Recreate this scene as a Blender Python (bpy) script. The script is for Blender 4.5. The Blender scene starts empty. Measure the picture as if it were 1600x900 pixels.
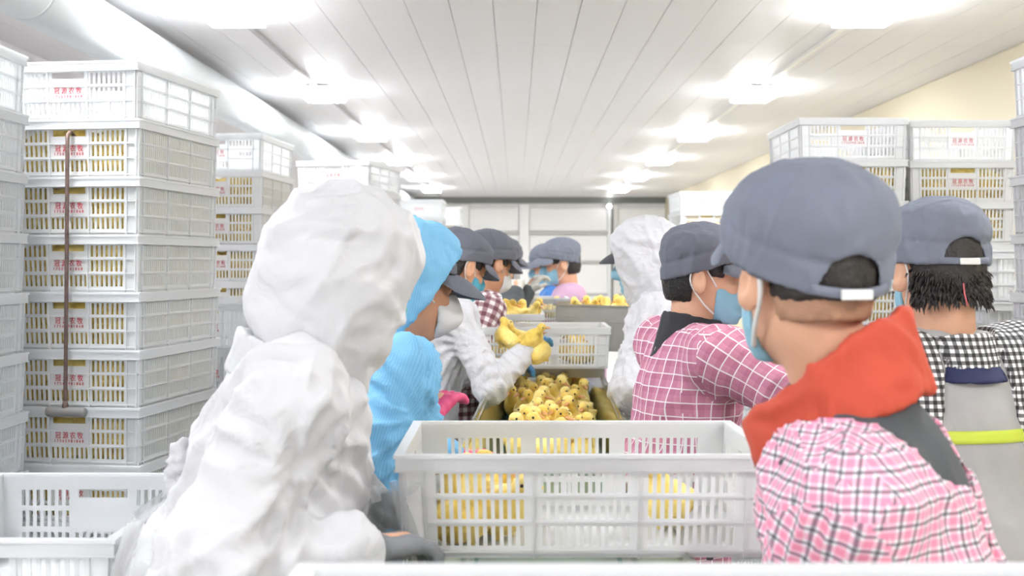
import bpy, math, random
import numpy as np
from mathutils import Vector, Matrix, Euler

random.seed(7)
rng = np.random.default_rng(7)
scene = bpy.context.scene
COL = scene.collection
PI = math.pi
def R(d): return math.radians(d)

# ------------------------------------------------------------------ camera
CAM_Z = 1.5
FPX = 1950.0            # focal length in pixels of the 1600x900 frame
cam_data = bpy.data.cameras.new('camera')
cam = bpy.data.objects.new('camera', cam_data)
COL.objects.link(cam)
cam.location = (0, 0, CAM_Z)
cam.rotation_euler = (R(90), 0, 0)
cam_data.sensor_width = 36
cam_data.lens = FPX / 1600 * 36
cam_data.shift_x = -5 / 1600
cam_data.shift_y = -40 / 1600
cam_data.clip_start = 0.05
cam_data.clip_end = 100
cam_data.dof.use_dof = True
cam_data.dof.focus_distance = 3.0
cam_data.dof.aperture_fstop = 5.6
scene.camera = cam

# ------------------------------------------------------------------ world, exposure
world = bpy.data.worlds.new('world')
scene.world = world
world.use_nodes = True
world.node_tree.nodes['Background'].inputs[0].default_value = (0.9, 0.95, 1.0, 1)
world.node_tree.nodes['Background'].inputs[1].default_value = 0.3
LAMP_POWER = 85.0
scene.view_settings.view_transform = 'Standard'
scene.view_settings.look = 'None'
scene.view_settings.gamma = 1
scene.view_settings.use_curve_mapping = False
scene.view_settings.exposure = 0.0

def PX(x, y, d):
    """point of the place seen at pixel (x, y) at distance d"""
    return ((x - 805) / FPX * d, d, CAM_Z - (y - 410) / FPX * d)

# ------------------------------------------------------------------ materials
def lin(c):
    c = c / 255.0
    return c / 12.92 if c <= 0.04045 else ((c + 0.055) / 1.055) ** 2.4
def rgb(r, g, b): return (lin(r), lin(g), lin(b), 1)

MATS = {}
def new_mat(name):
    m = bpy.data.materials.new(name)
    m.use_nodes = True
    MATS[name] = m
    nt = m.node_tree
    return m, nt, nt.nodes['Principled BSDF']

def N(nt, typ, **kw):
    n = nt.nodes.new(typ)
    for k, v in kw.items():
        setattr(n, k, v)
    return n

def add_bump(nt, b, scale, strength, dist=0.01, detail=4, coord='Object', distortion=0.0, prev=None):
    tc = N(nt, 'ShaderNodeTexCoord')
    no = N(nt, 'ShaderNodeTexNoise')
    no.inputs['Scale'].default_value = scale
    no.inputs['Detail'].default_value = detail
    no.inputs['Distortion'].default_value = distortion
    bu = N(nt, 'ShaderNodeBump')
    bu.inputs['Strength'].default_value = strength
    bu.inputs['Distance'].default_value = dist
    nt.links.new(tc.outputs[coord], no.inputs['Vector'])
    nt.links.new(no.outputs['Fac'], bu.inputs['Height'])
    if prev is not None:
        nt.links.new(prev.outputs[0], bu.inputs['Normal'])
    nt.links.new(bu.outputs[0], b.inputs['Normal'])
    return bu

def plain(name, col, rough=0.6, metal=0.0, bump=None, vary=0.0, vscale=8.0, spec=0.5, trans=0.0):
    m, nt, b = new_mat(name)
    b.inputs['Base Color'].default_value = col
    b.inputs['Roughness'].default_value = rough
    b.inputs['Metallic'].default_value = metal
    b.inputs['Specular IOR Level'].default_value = spec
    if vary:
        tc = N(nt, 'ShaderNodeTexCoord')
        no = N(nt, 'ShaderNodeTexNoise')
        no.inputs['Scale'].default_value = vscale
        no.inputs['Detail'].default_value = 5
        mr = N(nt, 'ShaderNodeMapRange')
        mr.inputs[1].default_value = 0.3; mr.inputs[2].default_value = 0.7
        mr.inputs[3].default_value = 1 - vary; mr.inputs[4].default_value = 1 + vary * 0.4
        mx = N(nt, 'ShaderNodeVectorMath', operation='SCALE')
        mx.inputs[0].default_value = col[:3]
        nt.links.new(tc.outputs['Object'], no.inputs['Vector'])
        nt.links.new(no.outputs['Fac'], mr.inputs[0])
        nt.links.new(mr.outputs[0], mx.inputs['Scale'])
        nt.links.new(mx.outputs[0], b.inputs['Base Color'])
    if bump:
        add_bump(nt, b, *bump)
    if trans:
        out = nt.nodes['Material Output']
        tr = N(nt, 'ShaderNodeBsdfTranslucent')
        tr.inputs[0].default_value = col
        mix = N(nt, 'ShaderNodeMixShader')
        mix.inputs[0].default_value = trans
        nt.links.new(b.outputs[0], mix.inputs[1])
        nt.links.new(tr.outputs[0], mix.inputs[2])
        nt.links.new(mix.outputs[0], out.inputs[0])
    return m

def checks(name, ground, stripes, rough=0.8, bump=(220, 0.15, 0.002)):
    """woven check cloth on the UV map (metres): stripes = [(axis, period, offset, width, colour, strength)], multiplied like woven threads"""
    m, nt, b = new_mat(name)
    uv = N(nt, 'ShaderNodeUVMap'); uv.uv_map = 'UVMap'
    sep = N(nt, 'ShaderNodeSeparateXYZ')
    nt.links.new(uv.outputs[0], sep.inputs[0])
    prev = None
    for axis, period, off, width, colr, strg in stripes:
        a = N(nt, 'ShaderNodeMath', operation='DIVIDE'); a.inputs[1].default_value = period
        nt.links.new(sep.outputs[axis], a.inputs[0])
        a2 = N(nt, 'ShaderNodeMath', operation='ADD'); a2.inputs[1].default_value = 100 - off
        nt.links.new(a.outputs[0], a2.inputs[0])
        f = N(nt, 'ShaderNodeMath', operation='FRACT'); nt.links.new(a2.outputs[0], f.inputs[0])
        c = N(nt, 'ShaderNodeMath', operation='LESS_THAN'); c.inputs[1].default_value = width
        nt.links.new(f.outputs[0], c.inputs[0])
        s = N(nt, 'ShaderNodeMath', operation='MULTIPLY'); s.inputs[1].default_value = strg
        nt.links.new(c.outputs[0], s.inputs[0])
        mix = N(nt, 'ShaderNodeMix', data_type='RGBA')
        mix.blend_type = 'MIX' if colr[0] > 0.85 and colr[1] > 0.85 else 'MULTIPLY'
        nt.links.new(s.outputs[0], mix.inputs[0])
        if prev is None: mix.inputs[6].default_value = ground
        else: nt.links.new(prev, mix.inputs[6])
        mix.inputs[7].default_value = colr
        prev = mix.outputs[2]
    nt.links.new(prev, b.inputs['Base Color'])
    b.inputs['Roughness'].default_value = rough
    b.inputs['Specular IOR Level'].default_value = 0.2
    add_bump(nt, b, 30, 0.25, 0.006)
    return m

plain('crate_plastic', rgb(246, 247, 248), 0.38, bump=(40, 0.05, 0.002), trans=0.44)
plain('crate_plastic_dull', rgb(236, 238, 241), 0.5, bump=(40, 0.05, 0.002), trans=0.28)
plain('print_red', rgb(190, 40, 62), 0.6)
plain('steel', rgb(176, 174, 168), 0.32, 0.85, bump=(14, 0.08, 0.004), vary=0.12, vscale=12)
plain('steel_bright', rgb(186, 190, 176), 0.16, 0.95, vary=0.08)
plain('belt_green', rgb(118, 142, 124), 0.28, vary=0.2, vscale=7)
plain('belt_edge', rgb(40, 110, 92), 0.4)
plain('rod_rust', rgb(104, 84, 78), 0.55, 0.3, vary=0.3, vscale=60)
plain('rubber_grey', rgb(128, 126, 124), 0.7, bump=(90, 0.2, 0.002))
plain('white_suit', rgb(222, 223, 226), 0.62, bump=(8, 0.42, 0.04, 3, 'Object', 0.9), trans=0.08)
plain('white_coat', rgb(220, 220, 224), 0.55, bump=(18, 0.42, 0.022, 3, 'Object', 1.2), trans=0.1)
plain('clear_plastic', rgb(240, 240, 240), 0.2)
plain('cap_grey', rgb(124, 129, 143), 0.85, bump=(300, 0.25, 0.001), vary=0.06, vscale=14, spec=0.2)
plain('cap_grey_dark', rgb(108, 110, 120), 0.85, bump=(300, 0.25, 0.001), vary=0.06, vscale=14, spec=0.2)
plain('visor_black', rgb(58, 58, 64), 0.7)
plain('mask_blue', rgb(150, 200, 222), 0.75, bump=(160, 0.15, 0.001), trans=0.1)
plain('mask_cyan', rgb(98, 188, 216), 0.75, bump=(160, 0.15, 0.001), trans=0.1)
plain('mask_teal', rgb(110, 178, 180), 0.75, trans=0.1)
plain('mask_white', rgb(228, 228, 228), 0.75, bump=(160, 0.1, 0.001))
plain('mask_grey', rgb(176, 178, 180), 0.75, bump=(160, 0.1, 0.001))
plain('elastic', rgb(238, 238, 236), 0.8)
plain('skin', rgb(222, 172, 142), 0.5, vary=0.08, vscale=30, bump=(120, 0.1, 0.001), spec=0.35)
plain('skin_tan', rgb(214, 160, 128), 0.5, vary=0.08, vscale=30, bump=(120, 0.1, 0.001), spec=0.35)
plain('hair_black', rgb(42, 38, 37), 0.5, bump=(140, 0.8, 0.004, 3))
plain('hair_fade', rgb(186, 144, 116), 0.7, bump=(200, 0.6, 0.002, 3), vary=0.25, vscale=40)
plain('eye_dark', rgb(36, 28, 26), 0.3)
plain('collar_red', rgb(196, 78, 56), 0.8, bump=(200, 0.2, 0.001), vary=0.06)
plain('yoke_grey', rgb(74, 78, 82), 0.85, bump=(240, 0.25, 0.001))
plain('collar_black', rgb(46, 46, 50), 0.85)
plain('vest_grey', rgb(178, 178, 178), 0.85, bump=(200, 0.25, 0.001), vary=0.08, vscale=10)
plain('band_lime', rgb(205, 222, 78), 0.6)
plain('navy', rgb(40, 46, 84), 0.8)
plain('trousers_dark', rgb(70, 72, 84), 0.85, bump=(60, 0.3, 0.006))
plain('mauve', rgb(205, 168, 196), 0.8, bump=(40, 0.25, 0.006))
plain('royal_blue', rgb(70, 130, 205), 0.7, bump=(40, 0.25, 0.006))
plain('glove_grey', rgb(128, 130, 134), 0.8, bump=(160, 0.3, 0.002))
plain('glove_pink', rgb(228, 84, 128), 0.6, bump=(120, 0.4, 0.003))
plain('glove_blue', rgb(84, 150, 208), 0.45)
plain('glove_white', rgb(205, 202, 196), 0.8, bump=(120, 0.4, 0.003))
plain('shoe', rgb(225, 225, 225), 0.5)
plain('ceiling_panel', rgb(226, 224, 226), 0.45, vary=0.02, vscale=2)
plain('ceiling_gap', rgb(204, 203, 204), 0.8)
plain('wall_white', rgb(240, 236, 238), 0.6)
plain('wall_beige', rgb(214, 204, 176), 0.6)
plain('far_panel', rgb(250, 250, 250), 0.55)
plain('far_rail', rgb(196, 196, 194), 0.5)
plain('far_beam', rgb(128, 130, 128), 0.6)
plain('floor_grey', rgb(196, 196, 194), 0.4, vary=0.12, vscale=2)
plain('duct_white', rgb(216, 222, 226), 0.62, vary=0.02, vscale=3)
plain('speck', rgb(60, 58, 56), 0.7)
plain('lamp_housing', rgb(238, 238, 238), 0.5)
plain('conduit_white', rgb(244, 242, 234), 0.4)
plain('conduit_grey', rgb(176, 174, 178), 0.5)
plain('bill_dark', rgb(206, 150, 92), 0.5)
plain('dolly_grey', rgb(110, 112, 116), 0.6)
plain('string_pink', rgb(214, 110, 120), 0.8)

# blue work suit with fine vertical thread lines
m, nt, b = new_mat('blue_suit')
uv = N(nt, 'ShaderNodeUVMap'); uv.uv_map = 'UVMap'
wv = N(nt, 'ShaderNodeTexWave'); wv.inputs['Scale'].default_value = 55; wv.bands_direction = 'X'
cr = N(nt, 'ShaderNodeMix', data_type='RGBA')
cr.inputs[6].default_value = rgb(116, 176, 214); cr.inputs[7].default_value = rgb(130, 189, 225)
nt.links.new(uv.outputs[0], wv.inputs[0]); nt.links.new(wv.outputs['Fac'], cr.inputs[0])
nt.links.new(cr.outputs[2], b.inputs['Base Color'])
b.inputs['Roughness'].default_value = 0.7
b.inputs['Specular IOR Level'].default_value = 0.25
add_bump(nt, b, 10, 0.4, 0.03, 3, 'Object', 0.8)

PK, BK = rgb(246, 120, 172), rgb(96, 96, 108)
checks('check_pink_black', rgb(250, 242, 246),
       [(0, .0195, .05, .44, PK, .5), (1, .0195, .05, .44, PK, .5), (0, .0195, .66, .2, BK, .72), (1, .0195, .66, .2, BK, .72)])
checks('check_mauve', rgb(206, 140, 162),
       [(0, .034, .1, .5, rgb(226, 205, 215), .5), (1, .034, .6, .5, rgb(226, 205, 215), .5),
        (0, .034, .0, .09, rgb(246, 240, 243), .85), (1, .034, .0, .09, rgb(246, 240, 243), .85)])
MR = rgb(140, 62, 82)
checks('check_maroon', rgb(240, 234, 234), [(0, .036, 0, .5, MR, .72), (1, .036, 0, .5, MR, .72)])
KB = rgb(30, 30, 34)
checks('check_black', rgb(246, 246, 246), [(0, .0145, 0, .5, KB, .8), (1, .0145, 0, .5, KB, .8)])

# clear plastic sheet
m = MATS['clear_plastic']; nt = m.node_tree; b = nt.nodes['Principled BSDF']
out = nt.nodes['Material Output']
tr = N(nt, 'ShaderNodeBsdfTransparent'); tr.inputs[0].default_value = (.97, .98, .98, 1)
mix = N(nt, 'ShaderNodeMixShader')
fr = N(nt, 'ShaderNodeLayerWeight'); fr.inputs[0].default_value = 0.35
mrn = N(nt, 'ShaderNodeMapRange'); mrn.inputs[3].default_value = 0.26; mrn.inputs[4].default_value = 0.75
nt.links.new(fr.outputs['Facing'], mrn.inputs[0]); nt.links.new(mrn.outputs[0], mix.inputs[0])
nt.links.new(tr.outputs[0], mix.inputs[1]); nt.links.new(b.outputs[0], mix.inputs[2]); nt.links.new(mix.outputs[0], out.inputs[0])
b.inputs['Roughness'].default_value = 0.12
add_bump(nt, b, 18, 0.5, 0.02, 4, 'Object', 1.0)

# lamp diffuser
m, nt, b = new_mat('lamp_light')
b.inputs['Base Color'].default_value = (1, 1, 1, 1)
b.inputs['Emission Color'].default_value = (0.97, 0.985, 1.0, 1)
b.inputs['Emission Strength'].default_value = LAMP_POWER

# duckling down: yellow with olive-brown patches
m, nt, b = new_mat('down_yellow')
tc = N(nt, 'ShaderNodeTexCoord'); oi = N(nt, 'ShaderNodeObjectInfo')
no = N(nt, 'ShaderNodeTexNoise'); no.inputs['Scale'].default_value = 16; no.inputs['Detail'].default_value = 4
ad = N(nt, 'ShaderNodeVectorMath', operation='ADD')
cx = N(nt, 'ShaderNodeCombineXYZ')
ml = N(nt, 'ShaderNodeMath', operation='MULTIPLY'); ml.inputs[1].default_value = 40
nt.links.new(oi.outputs['Random'], ml.inputs[0]); nt.links.new(ml.outputs[0], cx.inputs[0])
nt.links.new(tc.outputs['Object'], ad.inputs[0]); nt.links.new(cx.outputs[0], ad.inputs[1]); nt.links.new(ad.outputs[0], no.inputs['Vector'])
rp = N(nt, 'ShaderNodeValToRGB')
rp.color_ramp.elements[0].position = 0.24; rp.color_ramp.elements[0].color = rgb(164, 132, 62)
rp.color_ramp.elements[1].position = 0.62; rp.color_ramp.elements[1].color = rgb(250, 228, 144)
e = rp.color_ramp.elements.new(0.40); e.color = rgb(238, 204, 100)
nt.links.new(no.outputs['Fac'], rp.inputs[0]); nt.links.new(rp.outputs[0], b.inputs['Base Color'])
b.inputs['Roughness'].default_value = 0.95
b.inputs['Specular IOR Level'].default_value = 0.1
b.inputs['Sheen Weight'].default_value = 0.3
add_bump(nt, b, 170, 0.6, 0.004, 3)

# ------------------------------------------------------------------ objects, names, tags
def tag(o, label=None, cat=None, group=None, kind=None):
    if label: o['label'] = label
    if cat: o['category'] = cat
    if group: o['group'] = group
    if kind: o['kind'] = kind
    return o

def empty(name, loc=(0, 0, 0), rz=0.0, label=None, cat=None, group=None, kind=None):
    o = bpy.data.objects.new(name, None)
    o.empty_display_size = 0.1
    COL.objects.link(o)
    o.location = loc
    o.rotation_euler = (0, 0, rz)
    return tag(o, label, cat, group, kind)

def link(name, me, parent=None, mat=None, matrix=None):
    o = bpy.data.objects.new(name, me)
    COL.objects.link(o)
    if mat and not me.materials: me.materials.append(MATS[mat])
    if parent is not None: o.parent = parent
    if matrix is not None: o.matrix_local = matrix
    return o

def np_mesh(name, V, Fq, mat=None, smooth=True, uv=None):
    """mesh from numpy vertices and a list/array of equal-size faces"""
    me = bpy.data.meshes.new(name)
    V = np.asarray(V, dtype=np.float32); Fq = np.asarray(Fq, dtype=np.int32)
    k = Fq.shape[1]; nf = len(Fq)
    me.vertices.add(len(V)); me.vertices.foreach_set('co', V.ravel())
    me.loops.add(nf * k); me.loops.foreach_set('vertex_index', Fq.ravel())
    me.polygons.add(nf)
    me.polygons.foreach_set('loop_start', np.arange(0, nf * k, k, dtype=np.int32))
    me.polygons.foreach_set('loop_total', np.full(nf, k, dtype=np.int32))
    me.polygons.foreach_set('use_smooth', np.full(nf, bool(smooth)))
    if uv is not None:
        l = me.uv_layers.new(name='UVMap')
        l.data.foreach_set('uv', np.asarray(uv, dtype=np.float32).ravel())
    me.update(calc_edges=True)
    me.validate()
    if mat: me.materials.append(MATS[mat])
    return me

class MB:
    """collects boxes, prisms, tubes and sheets into one mesh"""
    def __init__(s): s.v = []; s.f = []
    def add(s, vs, fs):
        n = len(s.v); s.v += [tuple(p) for p in vs]; s.f += [tuple(i + n for i in f) for f in fs]; return s
    def box(s, x0, x1, y0, y1, z0, z1, M=None):
        vs = [Vector(p) for p in ((x0,y0,z0),(x1,y0,z0),(x1,y1,z0),(x0,y1,z0),(x0,y0,z1),(x1,y0,z1),(x1,y1,z1),(x0,y1,z1))]
        if M is not None: vs = [M @ p for p in vs]
        return s.add(vs, [(0,3,2,1),(4,5,6,7),(0,1,5,4),(1,2,6,5),(2,3,7,6),(3,0,4,7)])
    def hexa(s, pts):
        return s.add(pts, [(0,3,2,1),(4,5,6,7),(0,1,5,4),(1,2,6,5),(2,3,7,6),(3,0,4,7)])
    def tube(s, pts, r, n=10, caps=True, flat=1.0):
        pts = [Vector(p) for p in pts]; rs = r if isinstance(r, (list, tuple)) else [r] * len(pts)
        base = len(s.v); up = None
        for i, p in enumerate(pts):
            t = (pts[min(i + 1, len(pts) - 1)] - pts[max(i - 1, 0)]).normalized()
            if up is None:
                up = Vector((0, 0, 1)) if abs(t.z) < 0.9 else Vector((1, 0, 0))
            a = t.cross(up).normalized(); bb = a.cross(t).normalized(); up = bb
            for k in range(n):
                w = 2 * PI * k / n
                q = p + a * math.cos(w) * rs[i] + bb * math.sin(w) * rs[i] * flat
                s.v.append(tuple(q))
        for i in range(len(pts) - 1):
            for k in range(n):
                a0 = base + i * n + k; a1 = base + i * n + (k + 1) % n
                s.f.append((a0, a1, a1 + n, a0 + n))
        if caps:
            s.f.append(tuple(base + k for k in range(n - 1, -1, -1)))
            s.f.append(tuple(base + (len(pts) - 1) * n + k for k in range(n)))
        return s
    def grid(s, fn, nu, nv, closed=False):
        """sheet: fn(i/nu, j/nv)"""
        base = len(s.v)
        for i in range(nu + 1):
            for j in range(nv + 1): s.v.append(tuple(fn(i / nu, j / nv)))
        for i in range(nu):
            for j in range(nv):
                a = base + i * (nv + 1) + j
                s.f.append((a, a + nv + 1, a + nv + 2, a + 1))
        return s
    def build(s, name, mat, parent=None, smooth=False, bevel=0.0, seg=2, matrix=None):
        me = bpy.data.meshes.new(name)
        me.from_pydata(s.v, [], s.f); me.update()
        if smooth:
            for p in me.polygons: p.use_smooth = True
        me.materials.append(MATS[mat])
        o = link(name, me, parent, None, matrix)
        if bevel:
            md = o.modifiers.new('bevel', 'BEVEL'); md.width = bevel; md.segments = seg; md.limit_method = 'ANGLE'
        return o

# ------------------------------------------------------------------ numpy noise
_perm = rng.permutation(256); _perm = np.concatenate([_perm, _perm, _perm])
_g = rng.normal(size=(256, 3)); _g /= np.linalg.norm(_g, axis=1)[:, None]
def noise3(P):
    P = np.asarray(P, dtype=np.float64)
    i = np.floor(P).astype(np.int64); f = P - i; i &= 255
    u = f * f * f * (f * (f * 6 - 15) + 10)
    tot = 0
    for dx in (0, 1):
        for dy in (0, 1):
            for dz in (0, 1):
                h = _perm[_perm[_perm[(i[:, 0] + dx) & 255] + ((i[:, 1] + dy) & 255)] + ((i[:, 2] + dz) & 255)]
                g = _g[h]
                w = (u[:, 0] if dx else 1 - u[:, 0]) * (u[:, 1] if dy else 1 - u[:, 1]) * (u[:, 2] if dz else 1 - u[:, 2])
                tot = tot + w * (g[:, 0] * (f[:, 0] - dx) + g[:, 1] * (f[:, 1] - dy) + g[:, 2] * (f[:, 2] - dz))
    return tot * 1.6

# ------------------------------------------------------------------ distance fields meshed by surface nets
def axis_of(lo, hi, res, fine=None):
    if fine is None: return np.arange(lo, hi + res, res)
    a, b, rf = fine
    parts = []
    if a > lo: parts.append(np.linspace(lo, a, max(2, int(math.ceil((a - lo) / res)) + 1))[:-1])
    parts.append(np.linspace(max(a, lo), min(b, hi), max(2, int(math.ceil((min(b, hi) - max(a, lo)) / rf)) + 1)))
    if hi > b: parts.append(np.linspace(b, hi, max(2, int(math.ceil((hi - b) / res)) + 1))[1:])
    return np.concatenate(parts)

class SDF:
    def __init__(s, lo, hi, res, fine=None):
        s.ax = [axis_of(lo[i], hi[i], res, None if fine is None else (fine[0][i], fine[1][i], fine[2])) for i in range(3)]
        s.F = np.full([len(a) for a in s.ax], 0.3, dtype=np.float64)
    def _win(s, lo, hi):
        sl = []
        for i in range(3):
            a = np.searchsorted(s.ax[i], lo[i]); b = np.searchsorted(s.ax[i], hi[i])
            sl.append(slice(max(0, a - 1), min(len(s.ax[i]), b + 1)))
        X, Y, Z = (s.ax[0][sl[0]][:, None, None], s.ax[1][sl[1]][None, :, None], s.ax[2][sl[2]][None, None, :])
        return tuple(sl), X, Y, Z
    def put(s, fn, lo, hi, k=0.02, mode='add', margin=0.07):
        sl, X, Y, Z = s._win([l - margin for l in lo], [h + margin for h in hi])
        A = s.F[sl]
        if A.size == 0: return s
        D = fn(X, Y, Z) + np.zeros_like(A)
        sg = 1.0
        if mode == 'sub': A = -A; sg = -1.0
        h = np.clip(0.5 + 0.5 * (D - A) / k, 0, 1)
        r = sg * (D * (1 - h) + A * h - k * h * (1 - h))
        s.F[sl] = r
        return s
    def clip(s, fn):
        """keep only where fn < 0"""
        X, Y, Z = s.ax[0][:, None, None], s.ax[1][None, :, None], s.ax[2][None, None, :]
        s.F = np.maximum(s.F, fn(X, Y, Z) + np.zeros_like(s.F)); return s
    def shell(s, t):
        s.F = np.maximum(s.F, -(s.F + t)); return s
    def ell(s, c, r, k=0.02, mode='add', M=None):
        c = np.array(c, float); r = np.array(r, float); rm = max(r)
        def fn(X, Y, Z):
            x, y, z = X - c[0], Y - c[1], Z - c[2]
            if M is not None:
                m = M
                x, y, z = (m[0][0] * x + m[1][0] * y + m[2][0] * z, m[0][1] * x + m[1][1] * y + m[2][1] * z, m[0][2] * x + m[1][2] * y + m[2][2] * z)
            k0 = np.sqrt((x / r[0]) ** 2 + (y / r[1]) ** 2 + (z / r[2]) ** 2)
            k1 = np.sqrt((x / r[0] ** 2) ** 2 + (y / r[1] ** 2) ** 2 + (z / r[2] ** 2) ** 2) + 1e-9
            return k0 * (k0 - 1) / k1
        return s.put(fn, c - rm, c + rm, k, mode)
    def cone(s, a, b, ra, rb, k=0.02, mode='add', squash=None):
        a = np.array(a, float); b = np.array(b, float); ba = b - a; L2 = max(ba @ ba, 1e-9)
        def fn(X, Y, Z):
            x, y, z = X - a[0], Y - a[1], Z - a[2]
            t = np.clip((x * ba[0] + y * ba[1] + z * ba[2]) / L2, 0, 1)
            dx, dy, dz = x - t * ba[0], y - t * ba[1], z - t * ba[2]
            if squash: dx, dy, dz = dx / squash[0], dy / squash[1], dz / squash[2]
            return np.sqrt(dx * dx + dy * dy + dz * dz) - (ra + t * (rb - ra))
        rm = max(ra, rb) * (max(squash) if squash else 1)
        return s.put(fn, np.minimum(a, b) - rm, np.maximum(a, b) + rm, k, mode)
    def mesh(s, smooth=1):
        F = s.F; F = np.where(F == 0, 1e-9, F)
        I = F < 0
        n0, n1, n2 = F.shape
        cnt = np.zeros((n0 - 1, n1 - 1, n2 - 1), np.int8)
        cor = [(a, b, c) for a in (0, 1) for b in (0, 1) for c in (0, 1)]
        for a, b, c in cor: cnt += I[a:n0 - 1 + a, b:n1 - 1 + b, c:n2 - 1 + c]
        act = (cnt > 0) & (cnt < 8)
        ii, jj, kk = np.nonzero(act)
        nv = len(ii)
        idx = np.full(act.shape, -1, np.int64); idx[ii, jj, kk] = np.arange(nv)
        P = np.zeros((nv, 3)); W = np.zeros(nv)
        for ax in range(3):
            o = [d for d in range(3) if d != ax]
            for p in (0, 1):
                for q in (0, 1):
                    d0 = [0, 0, 0]; d0[o[0]] = p; d0[o[1]] = q; d1 = list(d0); d1[ax] = 1
                    f0 = F[ii + d0[0], jj + d0[1], kk + d0[2]]; f1 = F[ii + d1[0], jj + d1[1], kk + d1[2]]
                    c = (f0 < 0) != (f1 < 0)
                    t = np.where(c, f0 / np.where(c, f0 - f1, 1), 0)
                    ind = (ii, jj, kk)
                    for d in range(3):
                        g = s.ax[d]
                        x0 = g[ind[d] + d0[d]]; x1 = g[ind[d] + d1[d]]
                        P[:, d] += np.where(c, x0 + t * (x1 - x0), 0)
                    W += c
        P /= W[:, None]
        faces = []
        for ax in range(3):
            sl0 = [slice(None)] * 3; sl1 = [slice(None)] * 3
            sl0[ax] = slice(0, F.shape[ax] - 1); sl1[ax] = slice(1, F.shape[ax])
            A = I[tuple(sl0)]; B = I[tuple(sl1)]
            e = np.argwhere(A != B)
            o = [(ax + 1) % 3, (ax + 2) % 3]
            e = e[(e[:, o[0]] > 0) & (e[:, o[1]] > 0) & (e[:, o[0]] < F.shape[o[0]] - 1) & (e[:, o[1]] < F.shape[o[1]] - 1)]
            if len(e) == 0: continue
            inside = A[e[:, 0], e[:, 1], e[:, 2]]
            def cell(p, q):
                c = e.copy(); c[:, o[0]] += p; c[:, o[1]] += q
                return idx[c[:, 0], c[:, 1], c[:, 2]]
            q = np.stack([cell(-1, -1), cell(0, -1), cell(0, 0), cell(-1, 0)], 1)
            q[~inside] = q[~inside][:, ::-1]
            faces.append(q)
        Q = np.concatenate(faces)
        Q = Q[(Q >= 0).all(1)]
        for _ in range(smooth): P = lap(P, Q, 0.5)
        return P, Q

def lap(P, Q, w):
    acc = np.zeros_like(P); n = np.zeros(len(P))
    for a, b in ((0, 1), (1, 2), (2, 3), (3, 0)):
        np.add.at(acc, Q[:, a], P[Q[:, b]]); np.add.at(n, Q[:, a], 1)
        np.add.at(acc, Q[:, b], P[Q[:, a]]); np.add.at(n, Q[:, b], 1)
    n[n == 0] = 1
    return P * (1 - w) + w * acc / n[:, None]

def vnormals(P, Q):
    n = np.cross(P[Q[:, 2]] - P[Q[:, 0]], P[Q[:, 3]] - P[Q[:, 1]])
    V = np.zeros_like(P)
    for k in range(4): np.add.at(V, Q[:, k], n)
    return V / (np.linalg.norm(V, axis=1)[:, None] + 1e-12)

def folds(P, Q, amp, freq, seed, stretch=(1, 1, 1), sharp=1.6):
    """pinched cloth folds: ridged noise with a warped domain, pushed along the normal"""
    n = vnormals(P, Q)
    S = P * np.array(stretch) * freq + seed * 17.3
    wrp = np.stack([noise3(S * 0.6 + 5), noise3(S * 0.6 + 31), noise3(S * 0.6 + 57)], 1)
    a = noise3(S + 1.1 * wrp)
    b = noise3(S * 2.1 + 1.2 * wrp + 9)
    ridge = (1 - np.abs(a) * 1.7); ridge = np.sign(ridge) * np.abs(ridge) ** sharp
    d = amp * (0.75 * (ridge - 0.45) + 0.3 * b + 0.25 * noise3(S * 0.5 + 77))
    d = d + amp * .34 * ((1 - np.abs(noise3(S * 2.9 + 1.6 * wrp + 40)) * 1.8) - .5)
    return P + n * d[:, None]

# ================================================================== THE ROOM
XL, XR, Y0, Y1, CZ = -3.0, 3.0, -3.0, 25.0, 2.8
def slab(name, x0, x1, y0, y1, z0, z1, mat):
    o = MB().box(x0, x1, y0, y1, z0, z1).build(name, mat)
    o['kind'] = 'structure'
    return o
floor = slab('floor', XL - .1, XR + .1, Y0 - .1, Y1 + .1, -0.1, 0, 'floor_grey')
slab('wall_left', XL - .1, XL, Y0, Y1, 0, CZ, 'wall_white')
slab('wall_right', XR, XR + .1, Y0, Y1, 0, CZ, 'wall_beige')
slab('wall_near', XL, XR, Y0 - .1, Y0, 0, CZ, 'wall_white')
wall_far = slab('wall_far', XL, XR, Y1, Y1 + .1, 0, CZ, 'far_panel')
ceiling = slab('ceiling', XL - .1, XR + .1, Y0 - .1, Y1 + .1, CZ + .012, CZ + .1, 'ceiling_gap')

# ceiling boards: long narrow panels with open joints
PW, PLN = 0.222, 1.93
pm = None
def ceiling_board(x, y, ln):
    global pm
    key = 'ceiling_board_%.2f' % ln
    me = bpy.data.meshes.get(key)
    if me is None:
        b = MB().box(-PW / 2 + .0015, PW / 2 - .0015, 0, ln - .004, 0, .012)
        me = bpy.data.meshes.new(key); me.from_pydata(b.v, [], b.f); me.update(); me.materials.append(MATS['ceiling_panel'])
    o = link('panel', me, ceiling)
    o.location = (x, y, CZ)
for i in range(27):
    x = -PW * 13 + PW * i
    for j in range(10):
        ceiling_board(x, 5.53 + PLN * j, PLN)
    ceiling_board(x, Y0, 5.53 - Y0)

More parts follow.
